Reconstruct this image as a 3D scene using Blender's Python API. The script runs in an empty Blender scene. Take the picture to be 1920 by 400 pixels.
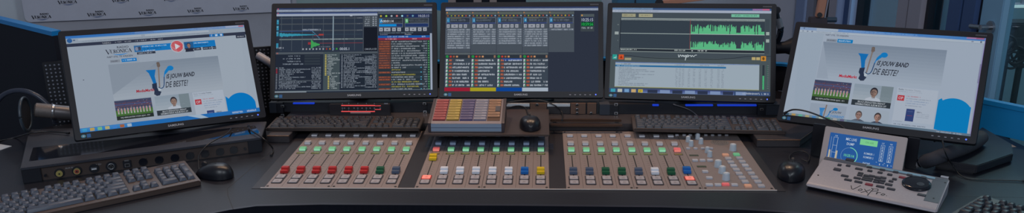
import bpy, bmesh, math, random
from mathutils import Matrix, Vector
random.seed(7)
R = math.radians
scene = bpy.context.scene
COL = scene.collection
ZD = 750.0                       # desk top is 750 mm above the floor; scene lengths below are mm from the desk top

# ------------------------------------------------------------------ camera
CAM = Vector((161.8, -2029.4, 828.9)); YAW, PITCH, ROLL, FPX = .039227, .297212, -.0099618, 1560.0
def cam_axes():
    cy, sy, cp, sp = math.cos(YAW), math.sin(YAW), math.cos(PITCH), math.sin(PITCH)
    fwd = Vector((-sy*cp, cy*cp, -sp)); right = Vector((cy, sy, 0)); up = right.cross(fwd)
    cr, sr = math.cos(ROLL), math.sin(ROLL)
    return right*cr + up*sr, up*cr - right*sr, fwd
RX, UX, FX = cam_axes()
def ray(px, py): return RX*((px-960)/FPX) - UX*((py-212.6)/FPX) + FX
def P(px, py, z=0):
    d = ray(px, py); t = (z-CAM.z)/d.z; return CAM + d*t
def PY(px, py, y):
    d = ray(px, py); t = (y-CAM.y)/d.y; return CAM + d*t
def PW(px, py, a, b):            # on the vertical plane through plan points a, b
    n = Vector((b[1]-a[1], a[0]-b[0], 0)); A = Vector((a[0], a[1], 0))
    d = ray(px, py); t = n.dot(A-CAM)/n.dot(d); return CAM + d*t
def PF(px, py, M):               # local (x, z) on the y = 0 plane of frame M
    I = M.inverted(); o = I @ CAM; d = I.to_3x3() @ ray(px, py); t = -o.y/d.y; q = o + d*t
    return q.x, q.z
cd = bpy.data.cameras.new('camera'); cam = bpy.data.objects.new('camera', cd); COL.objects.link(cam)
m = Matrix((RX, UX, -FX)).transposed().to_4x4(); m.translation = (CAM + Vector((0, 0, ZD)))/1000
cam.matrix_world = m
cd.sensor_fit = 'HORIZONTAL'; cd.sensor_width = 36; cd.lens = FPX/1920*36; cd.shift_y = 12.6/1920
cd.clip_start = .05; cd.clip_end = 60
scene.camera = cam
scene.view_settings.view_transform = 'Standard'; scene.view_settings.look = 'None'
scene.view_settings.exposure = 0; scene.view_settings.gamma = 1; scene.view_settings.use_curve_mapping = False

# ------------------------------------------------------------------ materials
def lin(c): return tuple((v/12.92 if v <= .04045 else ((v+.055)/1.055)**2.4) for v in (x/255 for x in c))
MATS = {}
def mat(name, rgb, rough=.5, metal=0., spec=.5, ior=1.5, noise=0., nscale=60., bump=0., emit=None, coat=0.):
    if name in MATS: return MATS[name]
    m = bpy.data.materials.new(name); m.use_nodes = True; nt = m.node_tree; b = nt.nodes['Principled BSDF']
    c = lin(rgb); b.inputs['Base Color'].default_value = (*c, 1); b.inputs['Roughness'].default_value = rough
    b.inputs['Metallic'].default_value = metal; b.inputs['IOR'].default_value = ior; b.inputs['Specular IOR Level'].default_value = spec
    if coat: b.inputs['Coat Weight'].default_value = coat; b.inputs['Coat Roughness'].default_value = .08
    if noise or bump:
        tc = nt.nodes.new('ShaderNodeTexCoord'); n = nt.nodes.new('ShaderNodeTexNoise')
        n.inputs['Scale'].default_value = nscale; n.inputs['Detail'].default_value = 6
        nt.links.new(tc.outputs['Object'], n.inputs['Vector'])
        if noise:
            r = nt.nodes.new('ShaderNodeValToRGB')
            r.color_ramp.elements[0].position = .3; r.color_ramp.elements[1].position = .7
            r.color_ramp.elements[0].color = (*[x*(1-noise) for x in c], 1); r.color_ramp.elements[1].color = (*[min(1, x*(1+noise)) for x in c], 1)
            nt.links.new(n.outputs['Fac'], r.inputs['Fac']); nt.links.new(r.outputs['Color'], b.inputs['Base Color'])
        if bump:
            bp = nt.nodes.new('ShaderNodeBump'); bp.inputs['Strength'].default_value = bump; bp.inputs['Distance'].default_value = .001
            nt.links.new(n.outputs['Fac'], bp.inputs['Height']); nt.links.new(bp.outputs['Normal'], b.inputs['Normal'])
    if emit:
        b.inputs['Emission Color'].default_value = (*lin(emit[0]), 1); b.inputs['Emission Strength'].default_value = emit[1]
    MATS[name] = m; return m
def glow(name):                  # a lit display: emits the colour stored in its own picture
    if name in MATS: return MATS[name]
    m = bpy.data.materials.new(name); m.use_nodes = True; nt = m.node_tree; nt.nodes.remove(nt.nodes['Principled BSDF'])
    e = nt.nodes.new('ShaderNodeEmission'); a = nt.nodes.new('ShaderNodeAttribute'); a.attribute_name = 'picture'
    nt.links.new(a.outputs['Color'], e.inputs['Color']); nt.links.new(e.outputs[0], nt.nodes['Material Output'].inputs['Surface'])
    MATS[name] = m; return m
def sheet(name, tint, gloss=.08, rough=.05):   # clear or smoked sheet
    if name in MATS: return MATS[name]
    m = bpy.data.materials.new(name); m.use_nodes = True; nt = m.node_tree; nt.nodes.remove(nt.nodes['Principled BSDF'])
    t = nt.nodes.new('ShaderNodeBsdfTransparent'); t.inputs['Color'].default_value = (*tint, 1)
    g = nt.nodes.new('ShaderNodeBsdfGlossy'); g.inputs['Roughness'].default_value = rough; g.inputs['Color'].default_value = (.8, .85, .9, 1)
    x = nt.nodes.new('ShaderNodeMixShader'); x.inputs[0].default_value = gloss
    nt.links.new(t.outputs[0], x.inputs[1]); nt.links.new(g.outputs[0], x.inputs[2]); nt.links.new(x.outputs[0], nt.nodes['Material Output'].inputs['Surface'])
    MATS[name] = m; return m

DESK = mat('desk_laminate', (30, 31, 39), .33, spec=.36, noise=.10, nscale=220, bump=.12)
DESKEDGE = mat('desk_edge', (34, 36, 48), .3)
DESKFRONT = mat('desk_front', (24, 29, 46), .6)
BLACK = mat('black_plastic', (25, 28, 37), .45, spec=.4)
BLACKG = mat('gloss_black', (22, 25, 34), .18)
BEZEL = mat('bezel_plastic', (24, 26, 35), .45, spec=.35)
SILVER = mat('silver_panel', (140, 128, 127), .42, metal=.25, noise=.05, nscale=300)
EDGE = mat('silver_edge', (190, 182, 180), .35, metal=.3)
GROOVE = mat('panel_groove', (96, 86, 82), .6)
DARK = mat('dark_slot', (16, 18, 24), .6)
KEYB = mat('keyboard_body', (58, 51, 50), .38)
KEY = mat('key_cap', (70, 78, 94), .42, noise=.08, nscale=90)
KEYD = mat('key_cap_dark', (37, 40, 50), .42, noise=.08, nscale=90)
CAPG = mat('cap_clear_grey', (168, 168, 176), .35)
CAPW = mat('cap_frost', (178, 180, 190), .35)
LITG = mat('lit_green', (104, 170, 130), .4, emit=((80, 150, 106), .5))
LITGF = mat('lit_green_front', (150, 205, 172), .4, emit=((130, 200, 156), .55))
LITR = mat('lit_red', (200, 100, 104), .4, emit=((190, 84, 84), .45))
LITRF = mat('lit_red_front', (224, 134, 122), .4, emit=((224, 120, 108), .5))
CAPF = mat('cap_clear_front_lit', (208, 208, 216), .35)  # paler copy of cap_clear_grey: light on the front face put into colour
LITO = mat('lit_orange', (200, 156, 134), .4, emit=((160, 104, 76), .25))
COLLAR = mat('button_collar', (44, 43, 52), .5)
FAD = {k: mat('fader_'+k, c, .4) for k, c in dict(red=(176, 38, 40), green=(18, 84, 58), slate=(74, 88, 112), white=(206, 212, 224), blue=(14, 98, 176), yellow=(206, 176, 30)).items()}
DISP = mat('channel_strip_display', (62, 66, 44), .3)
DISPT = mat('channel_strip_text', (150, 140, 70), .5, emit=((120, 120, 50), .3))
STEEL = mat('brushed_steel', (170, 172, 178), .3, metal=.9)
KNOB = mat('knob_grey', (176, 188, 200), .4)
WHITE = mat('white_paper', (196, 200, 206), .7)
RUBBER = mat('cable_rubber', (26, 28, 34), .5)

# ------------------------------------------------------------------ mesh builder
class MB:
    def __init__(s, T=None): s.bm = bmesh.new(); s.mats = []; s.T = T or Matrix()
    def _mi(s, m):
        if m not in s.mats: s.mats.append(m)
        return s.mats.index(m)
    def _add(s, t, m, M=None, bev=0, seg=2):
        if bev:
            bmesh.ops.bevel(t, geom=[e for e in t.edges if len(e.link_faces) == 2 and e.calc_face_angle(0) > .6], offset=bev, segments=seg, affect='EDGES', clamp_overlap=True)
        X = s.T @ M if M is not None else s.T
        i = s._mi(m); vm = {v: s.bm.verts.new(X @ v.co) for v in t.verts}
        for f in t.faces:
            try: g = s.bm.faces.new([vm[v] for v in f.verts])
            except ValueError: continue
            g.material_index = i; g.smooth = True
        t.free(); return s
    def box(s, c, d, m, bev=0, M=None, seg=2):
        t = bmesh.new(); bmesh.ops.create_cube(t, size=1)
        for v in t.verts: v.co = Vector((v.co.x*d[0]+c[0], v.co.y*d[1]+c[1], v.co.z*d[2]+c[2]))
        return s._add(t, m, M, bev, seg)
    def bb(s, a, b, m, bev=0, M=None): return s.box([(a[i]+b[i])/2 for i in range(3)], [abs(b[i]-a[i]) for i in range(3)], m, bev, M)
    def prism(s, pts, z0, z1, m, bev=0, M=None, top=1.0):
        t = bmesh.new(); n = len(pts); cx = sum(p[0] for p in pts)/n; cy = sum(p[1] for p in pts)/n
        a = [t.verts.new((p[0], p[1], z0)) for p in pts]
        b = [t.verts.new((cx+(p[0]-cx)*top, cy+(p[1]-cy)*top, z1)) for p in pts]
        t.faces.new(a[::-1]); t.faces.new(b)
        for i in range(n): j = (i+1) % n; t.faces.new((a[i], a[j], b[j], b[i]))
        bmesh.ops.recalc_face_normals(t, faces=t.faces[:])
        return s._add(t, m, M, bev)
    def cyl(s, p0, p1, r0, m, r1=None, n=20, M=None, bev=0):
        p0, p1 = Vector(p0), Vector(p1); d = p1-p0; r1 = r0 if r1 is None else r1
        t = bmesh.new(); bmesh.ops.create_cone(t, cap_ends=True, segments=n, radius1=r0, radius2=r1, depth=d.length)
        q = Vector((0, 0, 1)).rotation_difference(d).to_matrix().to_4x4(); q.translation = (p0+p1)/2
        bmesh.ops.transform(t, matrix=q, verts=t.verts)
        return s._add(t, m, M, bev)
    def tube(s, pts, r, m, n=8, sm=4, M=None, ribs=0):
        pts = [Vector(p) for p in pts]
        if sm > 1 and len(pts) > 2:
            o = []
            for i in range(len(pts)-1):
                a, b, c, d = pts[max(i-1, 0)], pts[i], pts[i+1], pts[min(i+2, len(pts)-1)]
                for k in range(sm):
                    u = k/sm; o.append(.5*((2*b)+(c-a)*u+(2*a-5*b+4*c-d)*u*u+(3*b-a-3*c+d)*u**3))
            o.append(pts[-1]); pts = o
        t = bmesh.new(); rings = []; up = Vector((0, 0, 1)); N = len(pts)
        for i, p in enumerate(pts):
            d = (pts[min(i+1, N-1)]-pts[max(i-1, 0)]).normalized()
            x = d.cross(up)
            if x.length < .05: x = d.cross(Vector((0, 1, 0)))
            x.normalize(); y = x.cross(d).normalized()
            rr = r[min(i, len(r)-1)] if isinstance(r, (list, tuple)) else r
            if ribs: rr *= 1 + .035*(1 if (i % 2) else -1)
            rings.append([t.verts.new(p+x*rr*math.cos(a)+y*rr*math.sin(a)) for a in (2*math.pi*k/n for k in range(n))])
        for i in range(N-1):
            for k in range(n): t.faces.new((rings[i][k], rings[i][(k+1) % n], rings[i+1][(k+1) % n], rings[i+1][k]))
        t.faces.new(rings[0][::-1]); t.faces.new(rings[-1])
        bmesh.ops.recalc_face_normals(t, faces=t.faces[:])
        return s._add(t, m, M)
    def loft(s, rings, m, M=None, cap=True):
        t = bmesh.new(); rv = [[t.verts.new(p) for p in r] for r in rings]; n = len(rv[0])
        for i in range(len(rv)-1):
            for k in range(n): t.faces.new((rv[i][k], rv[i][(k+1) % n], rv[i+1][(k+1) % n], rv[i+1][k]))
        if cap: t.faces.new(rv[0][::-1]); t.faces.new(rv[-1])
        bmesh.ops.recalc_face_normals(t, faces=t.faces[:])
        return s._add(t, m, M)
    def lathe(s, prof, m, M=None, n=28):
        return s.loft([[(r*math.cos(2*math.pi*k/n), r*math.sin(2*math.pi*k/n), z) for k in range(n)] for r, z in prof], m, M)
    def torus(s, c, R0, r, m, axis='z', n=40, k=10, M=None, a0=0, a1=2*math.pi):
        pts = []
        for i in range(n+1):
            a = a0+(a1-a0)*i/n; u, v = R0*math.cos(a), R0*math.sin(a)
            pts.append(Vector(c)+{'z': Vector((u, v, 0)), 'y': Vector((u, 0, v)), 'x': Vector((0, u, v))}[axis])
        return s.tube(pts, r, m, n=k, sm=1, M=M)
    def face(s, pts, m, M=None):
        t = bmesh.new(); t.faces.new([t.verts.new(p) for p in pts]); return s._add(t, m, M)
    def mesh(s, name):
        me = bpy.data.meshes.new(name)
        bmesh.ops.scale(s.bm, vec=(.001,)*3, verts=s.bm.verts)
        s.bm.to_mesh(me); s.bm.free()
        for m in s.mats: me.materials.append(m)
        me.set_sharp_from_angle(angle=R(38)); return me
    def build(s, name, parent=None, label=None):
        return place(name, s.mesh(name), parent, label)
def place(name, me, parent=None, label=None, loc=None, rz=0):
    o = bpy.data.objects.new(name, me); COL.objects.link(o); o.parent = parent
    if loc is not None: o.location = Vector(loc)/1000
    if rz: o.rotation_euler.z = rz
    if label: o['label'] = label
    return o
def thing(name, label, cat, loc, rz=0, group=None):
    o = bpy.data.objects.new(name, None); COL.objects.link(o)
    o.location = (loc[0]/1000, loc[1]/1000, (loc[2]+ZD)/1000); o.rotation_euler = (0, 0, rz)
    o['label'] = label; o['category'] = cat
    if group: o['group'] = group
    o.empty_display_size = .02
    return o
def frame(loc, rz=0): M = Matrix.Rotation(rz, 4, 'Z'); M.translation = Vector(loc[:3]); return M
def struct(name, mb):
    o = mb.build(name); o['kind'] = 'structure'; o.location.z = ZD/1000; return o
def rrect(w, h, r, n=4, cx=0, cy=0):
    o = []
    for sx, sy, a in ((1, 1, 0), (-1, 1, 90), (-1, -1, 180), (1, -1, 270)):
        for k in range(n+1):
            t = R(a+90*k/n); o.append((cx+sx*(w/2-r)+r*math.cos(t), cy+sy*(h/2-r)+r*math.sin(t)))
    return o

# ------------------------------------------------------------------ lettering
GL = {}
def glyphs(body, bold=0.):
    if (body, bold) in GL: return GL[body, bold]
    cu = bpy.data.curves.new('lettering', 'FONT'); cu.body = body; cu.resolution_u = 2; cu.size = 1; cu.offset = bold
    o = bpy.data.objects.new('lettering', cu); COL.objects.link(o)
    dg = bpy.context.evaluated_depsgraph_get(); me = o.evaluated_get(dg).to_mesh()
    v = [(p.co.x, p.co.y) for p in me.vertices]; f = [tuple(p.vertices) for p in me.polygons]
    o.evaluated_get(dg).to_mesh_clear(); bpy.data.objects.remove(o); bpy.data.curves.remove(cu)
    x0 = min(p[0] for p in v); x1 = max(p[0] for p in v); y0 = min(p[1] for p in v); y1 = max(p[1] for p in v)
    GL[body, bold] = ([(p[0]-x0, p[1]-y0) for p in v], f, x1-x0, y1-y0); return GL[body, bold]
def text_polys(body, x, y, h, w=None, shear=0., bold=.012):
    """polygons of a word whose lower corner is x, y (y up), fitted to height h and width w"""
    v, f, W, H = glyphs(body, bold); sy = h/H; sx = (w/W) if w else sy
    q = [(x+p[0]*sx+shear*p[1]*sy, y+p[1]*sy) for p in v]
    return [[q[i] for i in g] for g in f]
def seg_poly(a, b, w0, w1=None):
    w1 = w0 if w1 is None else w1; dx, dy = b[0]-a[0], b[1]-a[1]; L = math.hypot(dx, dy) or 1; nx, ny = -dy/L, dx/L
    return [(a[0]+nx*w0/2, a[1]+ny*w0/2), (a[0]-nx*w0/2, a[1]-ny*w0/2), (b[0]-nx*w1/2, b[1]-ny*w1/2), (b[0]+nx*w1/2, b[1]+ny*w1/2)]
def arc_polys(cx, cy, rx, ry, a0, a1, wx, wy, n=14):
    o = []
    for i in range(n):
        p = []
        for a, s in ((a0+(a1-a0)*i/n, 1), (a0+(a1-a0)*(i+1)/n, 1), (a0+(a1-a0)*(i+1)/n, -1), (a0+(a1-a0)*i/n, -1)):
            t = R(a); p.append((cx+(rx+s*wx/2)*math.cos(t), cy+(ry+s*wy/2)*math.sin(t)))
        o.append(p)
    return o
def serif_word(B=1.0):                # VERONICA in thick-and-thin roman capitals, cap height 1, width about 5.6
    o = []; S = lambda a, b, w: o.append(seg_poly(a, b, w*B)); sf = lambda x, y, w: o.append([(x-w/2, y-.03), (x+w/2, y-.03), (x+w/2, y+.03), (x-w/2, y+.03)])
    S((.12, 1.1), (.62, -.22), .24); S((.62, -.22), (1.08, 1.1), .08); sf(.1, 1.1, .5); sf(1.08, 1.1, .36)
    S((1.3, 0), (1.3, 1), .18); sf(1.5, .97, .6); sf(1.45, .5, .4); sf(1.52, .03, .64); S((1.8, 1), (1.8, .78), .05); S((1.83, 0), (1.83, .24), .05)
    S((2.1, 0), (2.1, 1), .18); sf(2.1, 0, .36); sf(2.2, .97, .4); sf(2.2, .5, .3); o.extend(arc_polys(2.28, .74, .2, .22, -90, 90, .17, .07)); S((2.25, .5), (2.66, 0), .18); sf(2.64, .02, .22)
    o.extend(arc_polys(3.15, .5, .36, .48, 0, 360, .19, .08, 24))
    S((3.75, 0), (3.75, 1), .08); S((3.75, 1), (4.32, 0), .2); S((4.32, 0), (4.32, 1), .08); sf(3.72, 0, .3); sf(3.72, .98, .3); sf(4.32, .98, .3)
    S((4.68, 0), (4.68, 1), .18); sf(4.68, 0, .36); sf(4.68, .98, .36)
    o.extend(arc_polys(5.34, .5, .36, .47, 40, 320, .19, .08, 20)); S((5.62, .92), (5.62, .64), .06)
    S((5.8, 0), (6.17, 1.06), .08); S((6.17, 1.06), (6.56, 0), .22); sf(5.82, 0, .3); sf(6.52, 0, .36); sf(6.12, .36, .4)
    return o
SERIF = serif_word(); SERIFB = serif_word(1.45)
def logo_polys(x, y, w, skew=0., bold=False):
    """station logo: RADIO over a roman VERONICA over a blue swoosh; returns (dark polygons, blue polygons)"""
    k = w/6.6
    f = lambda p: (x+p[0]*k, y+p[1]*k+skew*(p[0]*k))
    dark = [[f(q) for q in p] for p in (SERIFB if bold else SERIF)]
    dark += [[f(q) for q in p] for p in text_polys('RADIO', 3.0, 1.28, .62, 3.0, 0, .05 if bold else .012)]
    blue = []
    for i in range(14):
        a, b = i/14, (i+1)/14; g = lambda t: (1.5+t*4.3, -.28-.34*math.sin(math.pi*t)+.12*t, .26*math.sin(math.pi*t))
        p, q = g(a), g(b); blue.append([f((p[0], p[1]-p[2]/2)), f((q[0], q[1]-q[2]/2)), f((q[0], q[1]+q[2]/2+.002)), f((p[0], p[1]+p[2]/2+.002))])
    return dark, blue

class Screen:                    # a lit picture built from flat coloured shapes; canvas in pixels, y down
    def __init__(s, w, h, W, H): s.w, s.h, s.kx, s.ky = w, h, W/w, H/h; s.v = []; s.f = []; s.c = []; s.n = 0
    def poly(s, pts, col, z=None):
        s.n += 1; d = s.n*.00012 if z is None else z
        i = len(s.v); s.v += [((x-s.w/2)*s.kx, -d, (s.h-y)*s.ky) for x, y in pts]; s.f.append(tuple(range(i, i+len(pts)))); s.c.append(col)
    def polys(s, ps, col):
        s.n += 1; d = s.n*.00012
        for p in ps:
            s.poly(p, col, d); s.n -= 1
    def rect(s, x0, y0, x1, y1, col): s.poly([(x0, y0), (x1, y0), (x1, y1), (x0, y1)], col)
    def text(s, body, x, y, h, col, w=None, shear=0., bold=.012):   # x, y: lower left corner, y down
        s.polys([[(a, y-(b-0)) for a, b in p] for p in text_polys(body, x, 0, h, w, shear, bold)], col)
    def smear(s, x, y, w, h, col, fill=.8):              # a line of print too small to read
        ps = []; cw = h*.62; t = x
        while t < x+w-cw*.6:
            if random.random() > .14:
                k = random.random(); a = cw*.26
                ps.append([(t, y), (t+a, y), (t+a, y+h), (t, y+h)])
                if k > .3: ps.append([(t+cw*.52, y+(h*.3 if k > .7 else 0)), (t+cw*.52+a, y), (t+cw*.52+a, y+h), (t+cw*.52, y+h)])
                if k < .8: yy = y+h*random.choice((0, .4, .75)); ps.append([(t, yy), (t+cw*.75, yy), (t+cw*.75, yy+h*.25), (t, yy+h*.25)])
            t += cw
        if ps: s.polys(ps, col)
    def disc(s, cx, cy, rx, ry, col, n=28, a0=0, a1=360):
        s.poly([(cx+rx*math.cos(R(a0+(a1-a0)*i/n)), cy+ry*math.sin(R(a0+(a1-a0)*i/n))) for i in range(n if a1-a0 == 360 else n+1)], col)
    def vgrad(s, x0, y0, x1, y1, c0, c1, n=10):
        for i in range(n):
            t = i/(n-1); s.rect(x0, y0+(y1-y0)*i/n, x1, y0+(y1-y0)*(i+1)/n, tuple(a+(b-a)*t for a, b in zip(c0, c1)))
    def build(s, name, parent, T):
        me = bpy.data.meshes.new(name); me.from_pydata([(T @ Vector(v))/1000 for v in s.v], [], s.f)
        ca = me.color_attributes.new('picture', 'FLOAT_COLOR', 'CORNER'); k = 0
        for p, c in zip(me.polygons, s.c):
            l = (*lin(c), 1)
            for _ in p.vertices: ca.data[k].color = l; k += 1
        me.materials.append(glow('lit_screen')); return place(name, me, parent)

# ================================================================== SETTING
WALLC = mat('wall_paint', (196, 194, 204), .8, noise=.04, nscale=8)
BANNER = mat('banner_cloth', (204, 203, 216), .85, noise=.03, nscale=14)
struct('floor', MB().bb((-4200, -3200, -ZD-20), (4300, 5200, -ZD), mat('floor_carpet', (52, 58, 66), .9, noise=.2, nscale=120)))
B0, B1 = P(50, 41, 50), P(510, 22, 50)
bd = (B1-B0); bd.z = 0; bd.normalize(); bn = Vector((-bd.y, bd.x, 0))
rzb = math.atan2(bd.y, bd.x)
MBK = frame((B0.x, B0.y, 0), rzb)        # back wall frame: x along the wall, y into the wall
struct('wall_back', MB(MBK).bb((-60, 16, -ZD), (4350, 90, 1900), WALLC))
PANELC = mat('wall_panel_green', (156, 178, 178), .7, noise=.05, nscale=6)
gx0, gx1 = PF(556, 4, MBK)[0], PF(1128, 4, MBK)[0]
struct('trim_1', MB(MBK).bb((gx0, 4, -ZD), (gx1, 16, 1900), PANELC))
LW = frame((B0.x-6, B0.y+16, 0), rzb+R(208))
struct('wall_left', MB(LW).bb((0, -70, -ZD), (2600, 0, 1900), mat('wall_paint_light', (198, 202, 210), .85, noise=.04, nscale=8)))
# printed banner on the back wall
ban = thing('logo_banner', 'grey banner with rows of dark station logos hung on the back wall', 'banner', (B0.x, B0.y, 50), rzb)
bw = gx0-30
mb = MB(); mb.prism(rrect(bw, 1600, 26, cx=bw/2, cy=800), -12, 16, BANNER, M=Matrix.Rotation(R(90), 4, 'X') @ Matrix.Translation((0, 0, 0))); mb.build('banner_cloth', ban)
LOGOD = mat('logo_ink', (26, 30, 44), .7); LOGOB = mat('logo_blue', (30, 78, 140), .7)
mb = MB(); WL = frame((B0.x, B0.y, 50), rzb)
def wall_logo(px0, px1, py):
    u0, v0 = PF(px0, py, WL); u1, v1 = PF(px1, py, WL); d, b = logo_polys(0, 0, u1-u0, 0, True)
    for ps, mm in ((d, LOGOD), (b, LOGOB)):
        for p in ps: mb.face([(u0+x, -16.6, v0+y) for x, y in p], mm)
for a, b, y in ((62, 98, 34), (166, 200, 29), (262, 294, 26), (353, 382, 22), (438, 467, 18), (111, 146, 6), (212, 243, 2.5), (308, 334, 0)): wall_logo(a, b, y)
mb.build('printed_logo', ban)

# glazed side wall on the right with a door
HND = P(1860, 52, 200); W0 = MBK @ Vector((PF(1500, 10, MBK)[0], 16, 0))
wdir = Vector((HND.x-W0.x, HND.y-W0.y, 0)); wlen = wdir.length; wdir.normalize(); rzw = math.atan2(wdir.y, wdir.x)
GW = frame((W0.x, W0.y, 0), rzw)        # x along the glazed wall towards the viewer, y to the outside
def gx(px, py=30): return PF(px, py, GW)[0]
ALU = mat('alu_frame', (150, 150, 166), .45, metal=.2); NAVY = mat('navy_frame', (64, 88, 134), .5); GAP = mat('frame_gasket', (26, 28, 40), .6)
EDGEL = mat('frame_edge_light', (170, 190, 230), .4); TAUPE = mat('taupe_frame_reflection', (172, 164, 176), .5); TEALF = mat('door_stile', (138, 180, 210), .45)
cols = [(1500, 1517, mat('frame_bluegrey', (140, 158, 196), .5), 30), (1517, 1519, EDGEL, 34), (1519, 1532, ALU, 26), (1532, 1573, GAP, 10), (1573, 1589, TAUPE, 60), (1589, 1591.5, EDGEL, 64), (1591.5, 1608, NAVY, 30),
        (1608, 1612, EDGEL, 50), (1612, 1615.5, GAP, 20), (1697, 1716, TAUPE, 40), (1716, 1719.5, GAP, 20), (1719.5, 1743, TAUPE, 44), (1743, 1748.5, GAP, 20), (1794, 1817, NAVY, 40), (1817, 1820.5, GAP, 18),  # taupe bar at the first pane's edge paints a brown reflection as solid trim
        (1820.5, 1843, NAVY, 36), (1843, 1848, GAP, 16)]
for i, (a, b, mm, dep) in enumerate(cols):
    struct('trim_%d' % (i+2), MB(GW).bb((gx(a), -dep, -ZD), (gx(b), 40, 1900), mm))
GLASS = sheet('window_glass', (.62, .78, .84), .16, .06)
for i, (a, b) in enumerate(((1615.5, 1697), (1748.5, 1794))):
    struct('window_%d' % (i+1), MB(GW).bb((gx(a), 8, -ZD), (gx(b), 16, 1900), GLASS))
dr = MB(GW); dr.bb((gx(1848), -20, -ZD+10), (gx(1888), 24, 1800), TEALF, 3)
door = struct('door_1', dr)
hl = MB(GW); hx, hz = PF(1869, 51, GW)
hl.cyl((hx, -20, hz), (hx, -28, hz), 24, STEEL, n=24); hl.cyl((hx, -28, hz), (hx, -62, hz), 10, STEEL)
hl.tube([(hx, -62, hz), (hx-20, -64, hz-2), (hx-62, -62, hz-7)], 9.5, STEEL, n=12); hl.build('door_handle', door)
struct('window_3', MB(GW).bb((gx(1888), 4, -ZD), (gx(1888)+1100, 10, 1900), sheet('door_glass', (.86, .93, .92), .12, .06)))
# corridor beyond the glass
struct('wall_right', MB(GW).bb((-200, 900, -ZD), (3600, 980, 1900), mat('corridor_wall', (150, 190, 208), .85, noise=.08, nscale=3)))

# ================================================================== DESK
desk = thing('studio_desk', 'dark grey U-shaped studio desk top carrying the console, screens and keyboards', 'desk', (0, 0, -ZD))
D_ = lambda: MB(Matrix.Translation((0, 0, ZD)))
edge = [P(a, b, 0) for a, b in ((1500, 399), (1400, 392), (1240, 387), (960, 384), (600, 382), (480, 385), (430, 392), (400, 398))]
fe = [(1150, -420), (960, -250), (860, -175)] + [(p.x, p.y) for p in edge] + [(-720, -200), (-860, -300), (-1050, -470)]
be = [P(-60, 283), P(0, 263), P(55, 245.5), P(90, 236), P(130, 231)]
outer = [(-1500, -700), (-2300, -500)] + [(p.x, p.y) for p in be] + [(-1000, 480), (-740, 520), (-640, 960), (300, 1100), (1000, 1000), (1480, 640), (1572, 480), (1600, 300), (1900, 150), (1900, -500), (1500, -700)]
mb = D_(); mb.prism(fe+outer, -34, -3.4, DESK); 
mb.prism([(x, y) for x, y in fe] + [(x*1.0, y+12) for x, y in fe[::-1]], -36, -3.2, DESKEDGE, .6)
mb.build('worktop', desk)
mb = D_()
def seam(pts, w=2.2):
    mb = D_()
    for a, b in zip(pts, pts[1:]):
        mb.prism(seg_poly(a, b, w), -3.4, -3.15, DARK)
    mb.build('panel_joint', desk)
s1 = [P(a, b, 0) for a, b in ((506, 284), (426, 352), (427, 365), (437, 391))]; seam([(p.x, p.y) for p in s1])
s2 = [P(a, b, 0) for a, b in ((1790, 366), (1920, 369))]; seam([(p.x, p.y) for p in s2])
a, b = P(1834, 241, 0), P(1902, 274, 0); mb.prism(seg_poly((a.x, a.y), (b.x, b.y), 13), -3.4, -2.9, mat('pale_trim', (170, 150, 136), .5)); mb.build('edge_trim', desk, 'pale beige edge trim')
mb = D_(); ff = [(x, y+14) for x, y in fe]
mb.prism(ff+[(x, y+34) for x, y in ff[::-1]], -ZD, -34, DESKFRONT); mb.build('front_panel', desk)
mb = D_(); mb.bb((-1900, 300, -ZD), (-1840, 420, -34), DESKFRONT); mb.build('leg', desk)
mb = D_(); mb.bb((1500, 100, -ZD), (1560, 220, -34), DESKFRONT); mb.build('leg', desk)

# blue-capped screens round the desk
BLUE = mat('blue_panel', (8, 128, 190), .5); BLUEC = mat('blue_cap', (16, 130, 200), .45); NIGHT = mat('dark_felt', (17, 21, 35), .9)
def divider(name, pts, z0, h, label, face, cap, th=24, caph=14):
    o = thing(name, label, 'divider', (pts[0][0], pts[0][1], z0))
    off = Vector((pts[0][0], pts[0][1], 0))
    pl = [Vector((p[0], p[1], 0))-off for p in pts]
    def strip(a, b, t, z_0, z_1, mm):
        n = []
        for i, p in enumerate(pl):
            d = (pl[min(i+1, len(pl)-1)]-pl[max(i-1, 0)]).normalized(); n.append(Vector((-d.y, d.x, 0))*t/2)
        q = MB(); q.prism([(p+v).to_2d() for p, v in zip(pl, n)]+[(p-v).to_2d() for p, v in list(zip(pl, n))[::-1]], z_0, z_1, mm); return q
    strip(0, 0, th, 0, h-caph, face).build('panel', o); strip(0, 0, th+6, h-caph, h, cap).build('top_rail', o, 'bright blue top rail')
    return o
a, b = P(0, 33, 300), P(105, 58, 300); e = (a-b)*.9
divider('desk_divider', [(a.x+e.x, a.y+e.y), (a.x, a.y), (b.x, b.y)], -34-ZD+34, 300+ZD, 'tall dark divider with a blue top rail behind the studio microphone', NIGHT, BLUEC, caph=15)
rr_ = [P(1465, 118, 100), P(1135, 110, 100)]
divider('desk_divider', [(-560, 985), (100, 1075), (rr_[1].x, rr_[1].y+20), (rr_[0].x, rr_[0].y), (1290, 840)], -3, 103, 'low dark divider with a blue top rail along the back edge of the desk', NIGHT, BLUEC, caph=9)
a, b = P(1845, 185, 100), P(1925, 201, 100)
q = divider('desk_divider', [(1430, 700), (a.x, a.y), (b.x, b.y), (b.x+120, b.y-110)], -3, 103, 'low solid blue divider at the desk edge next to the glass door', BLUE, BLUE, th=20)
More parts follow.
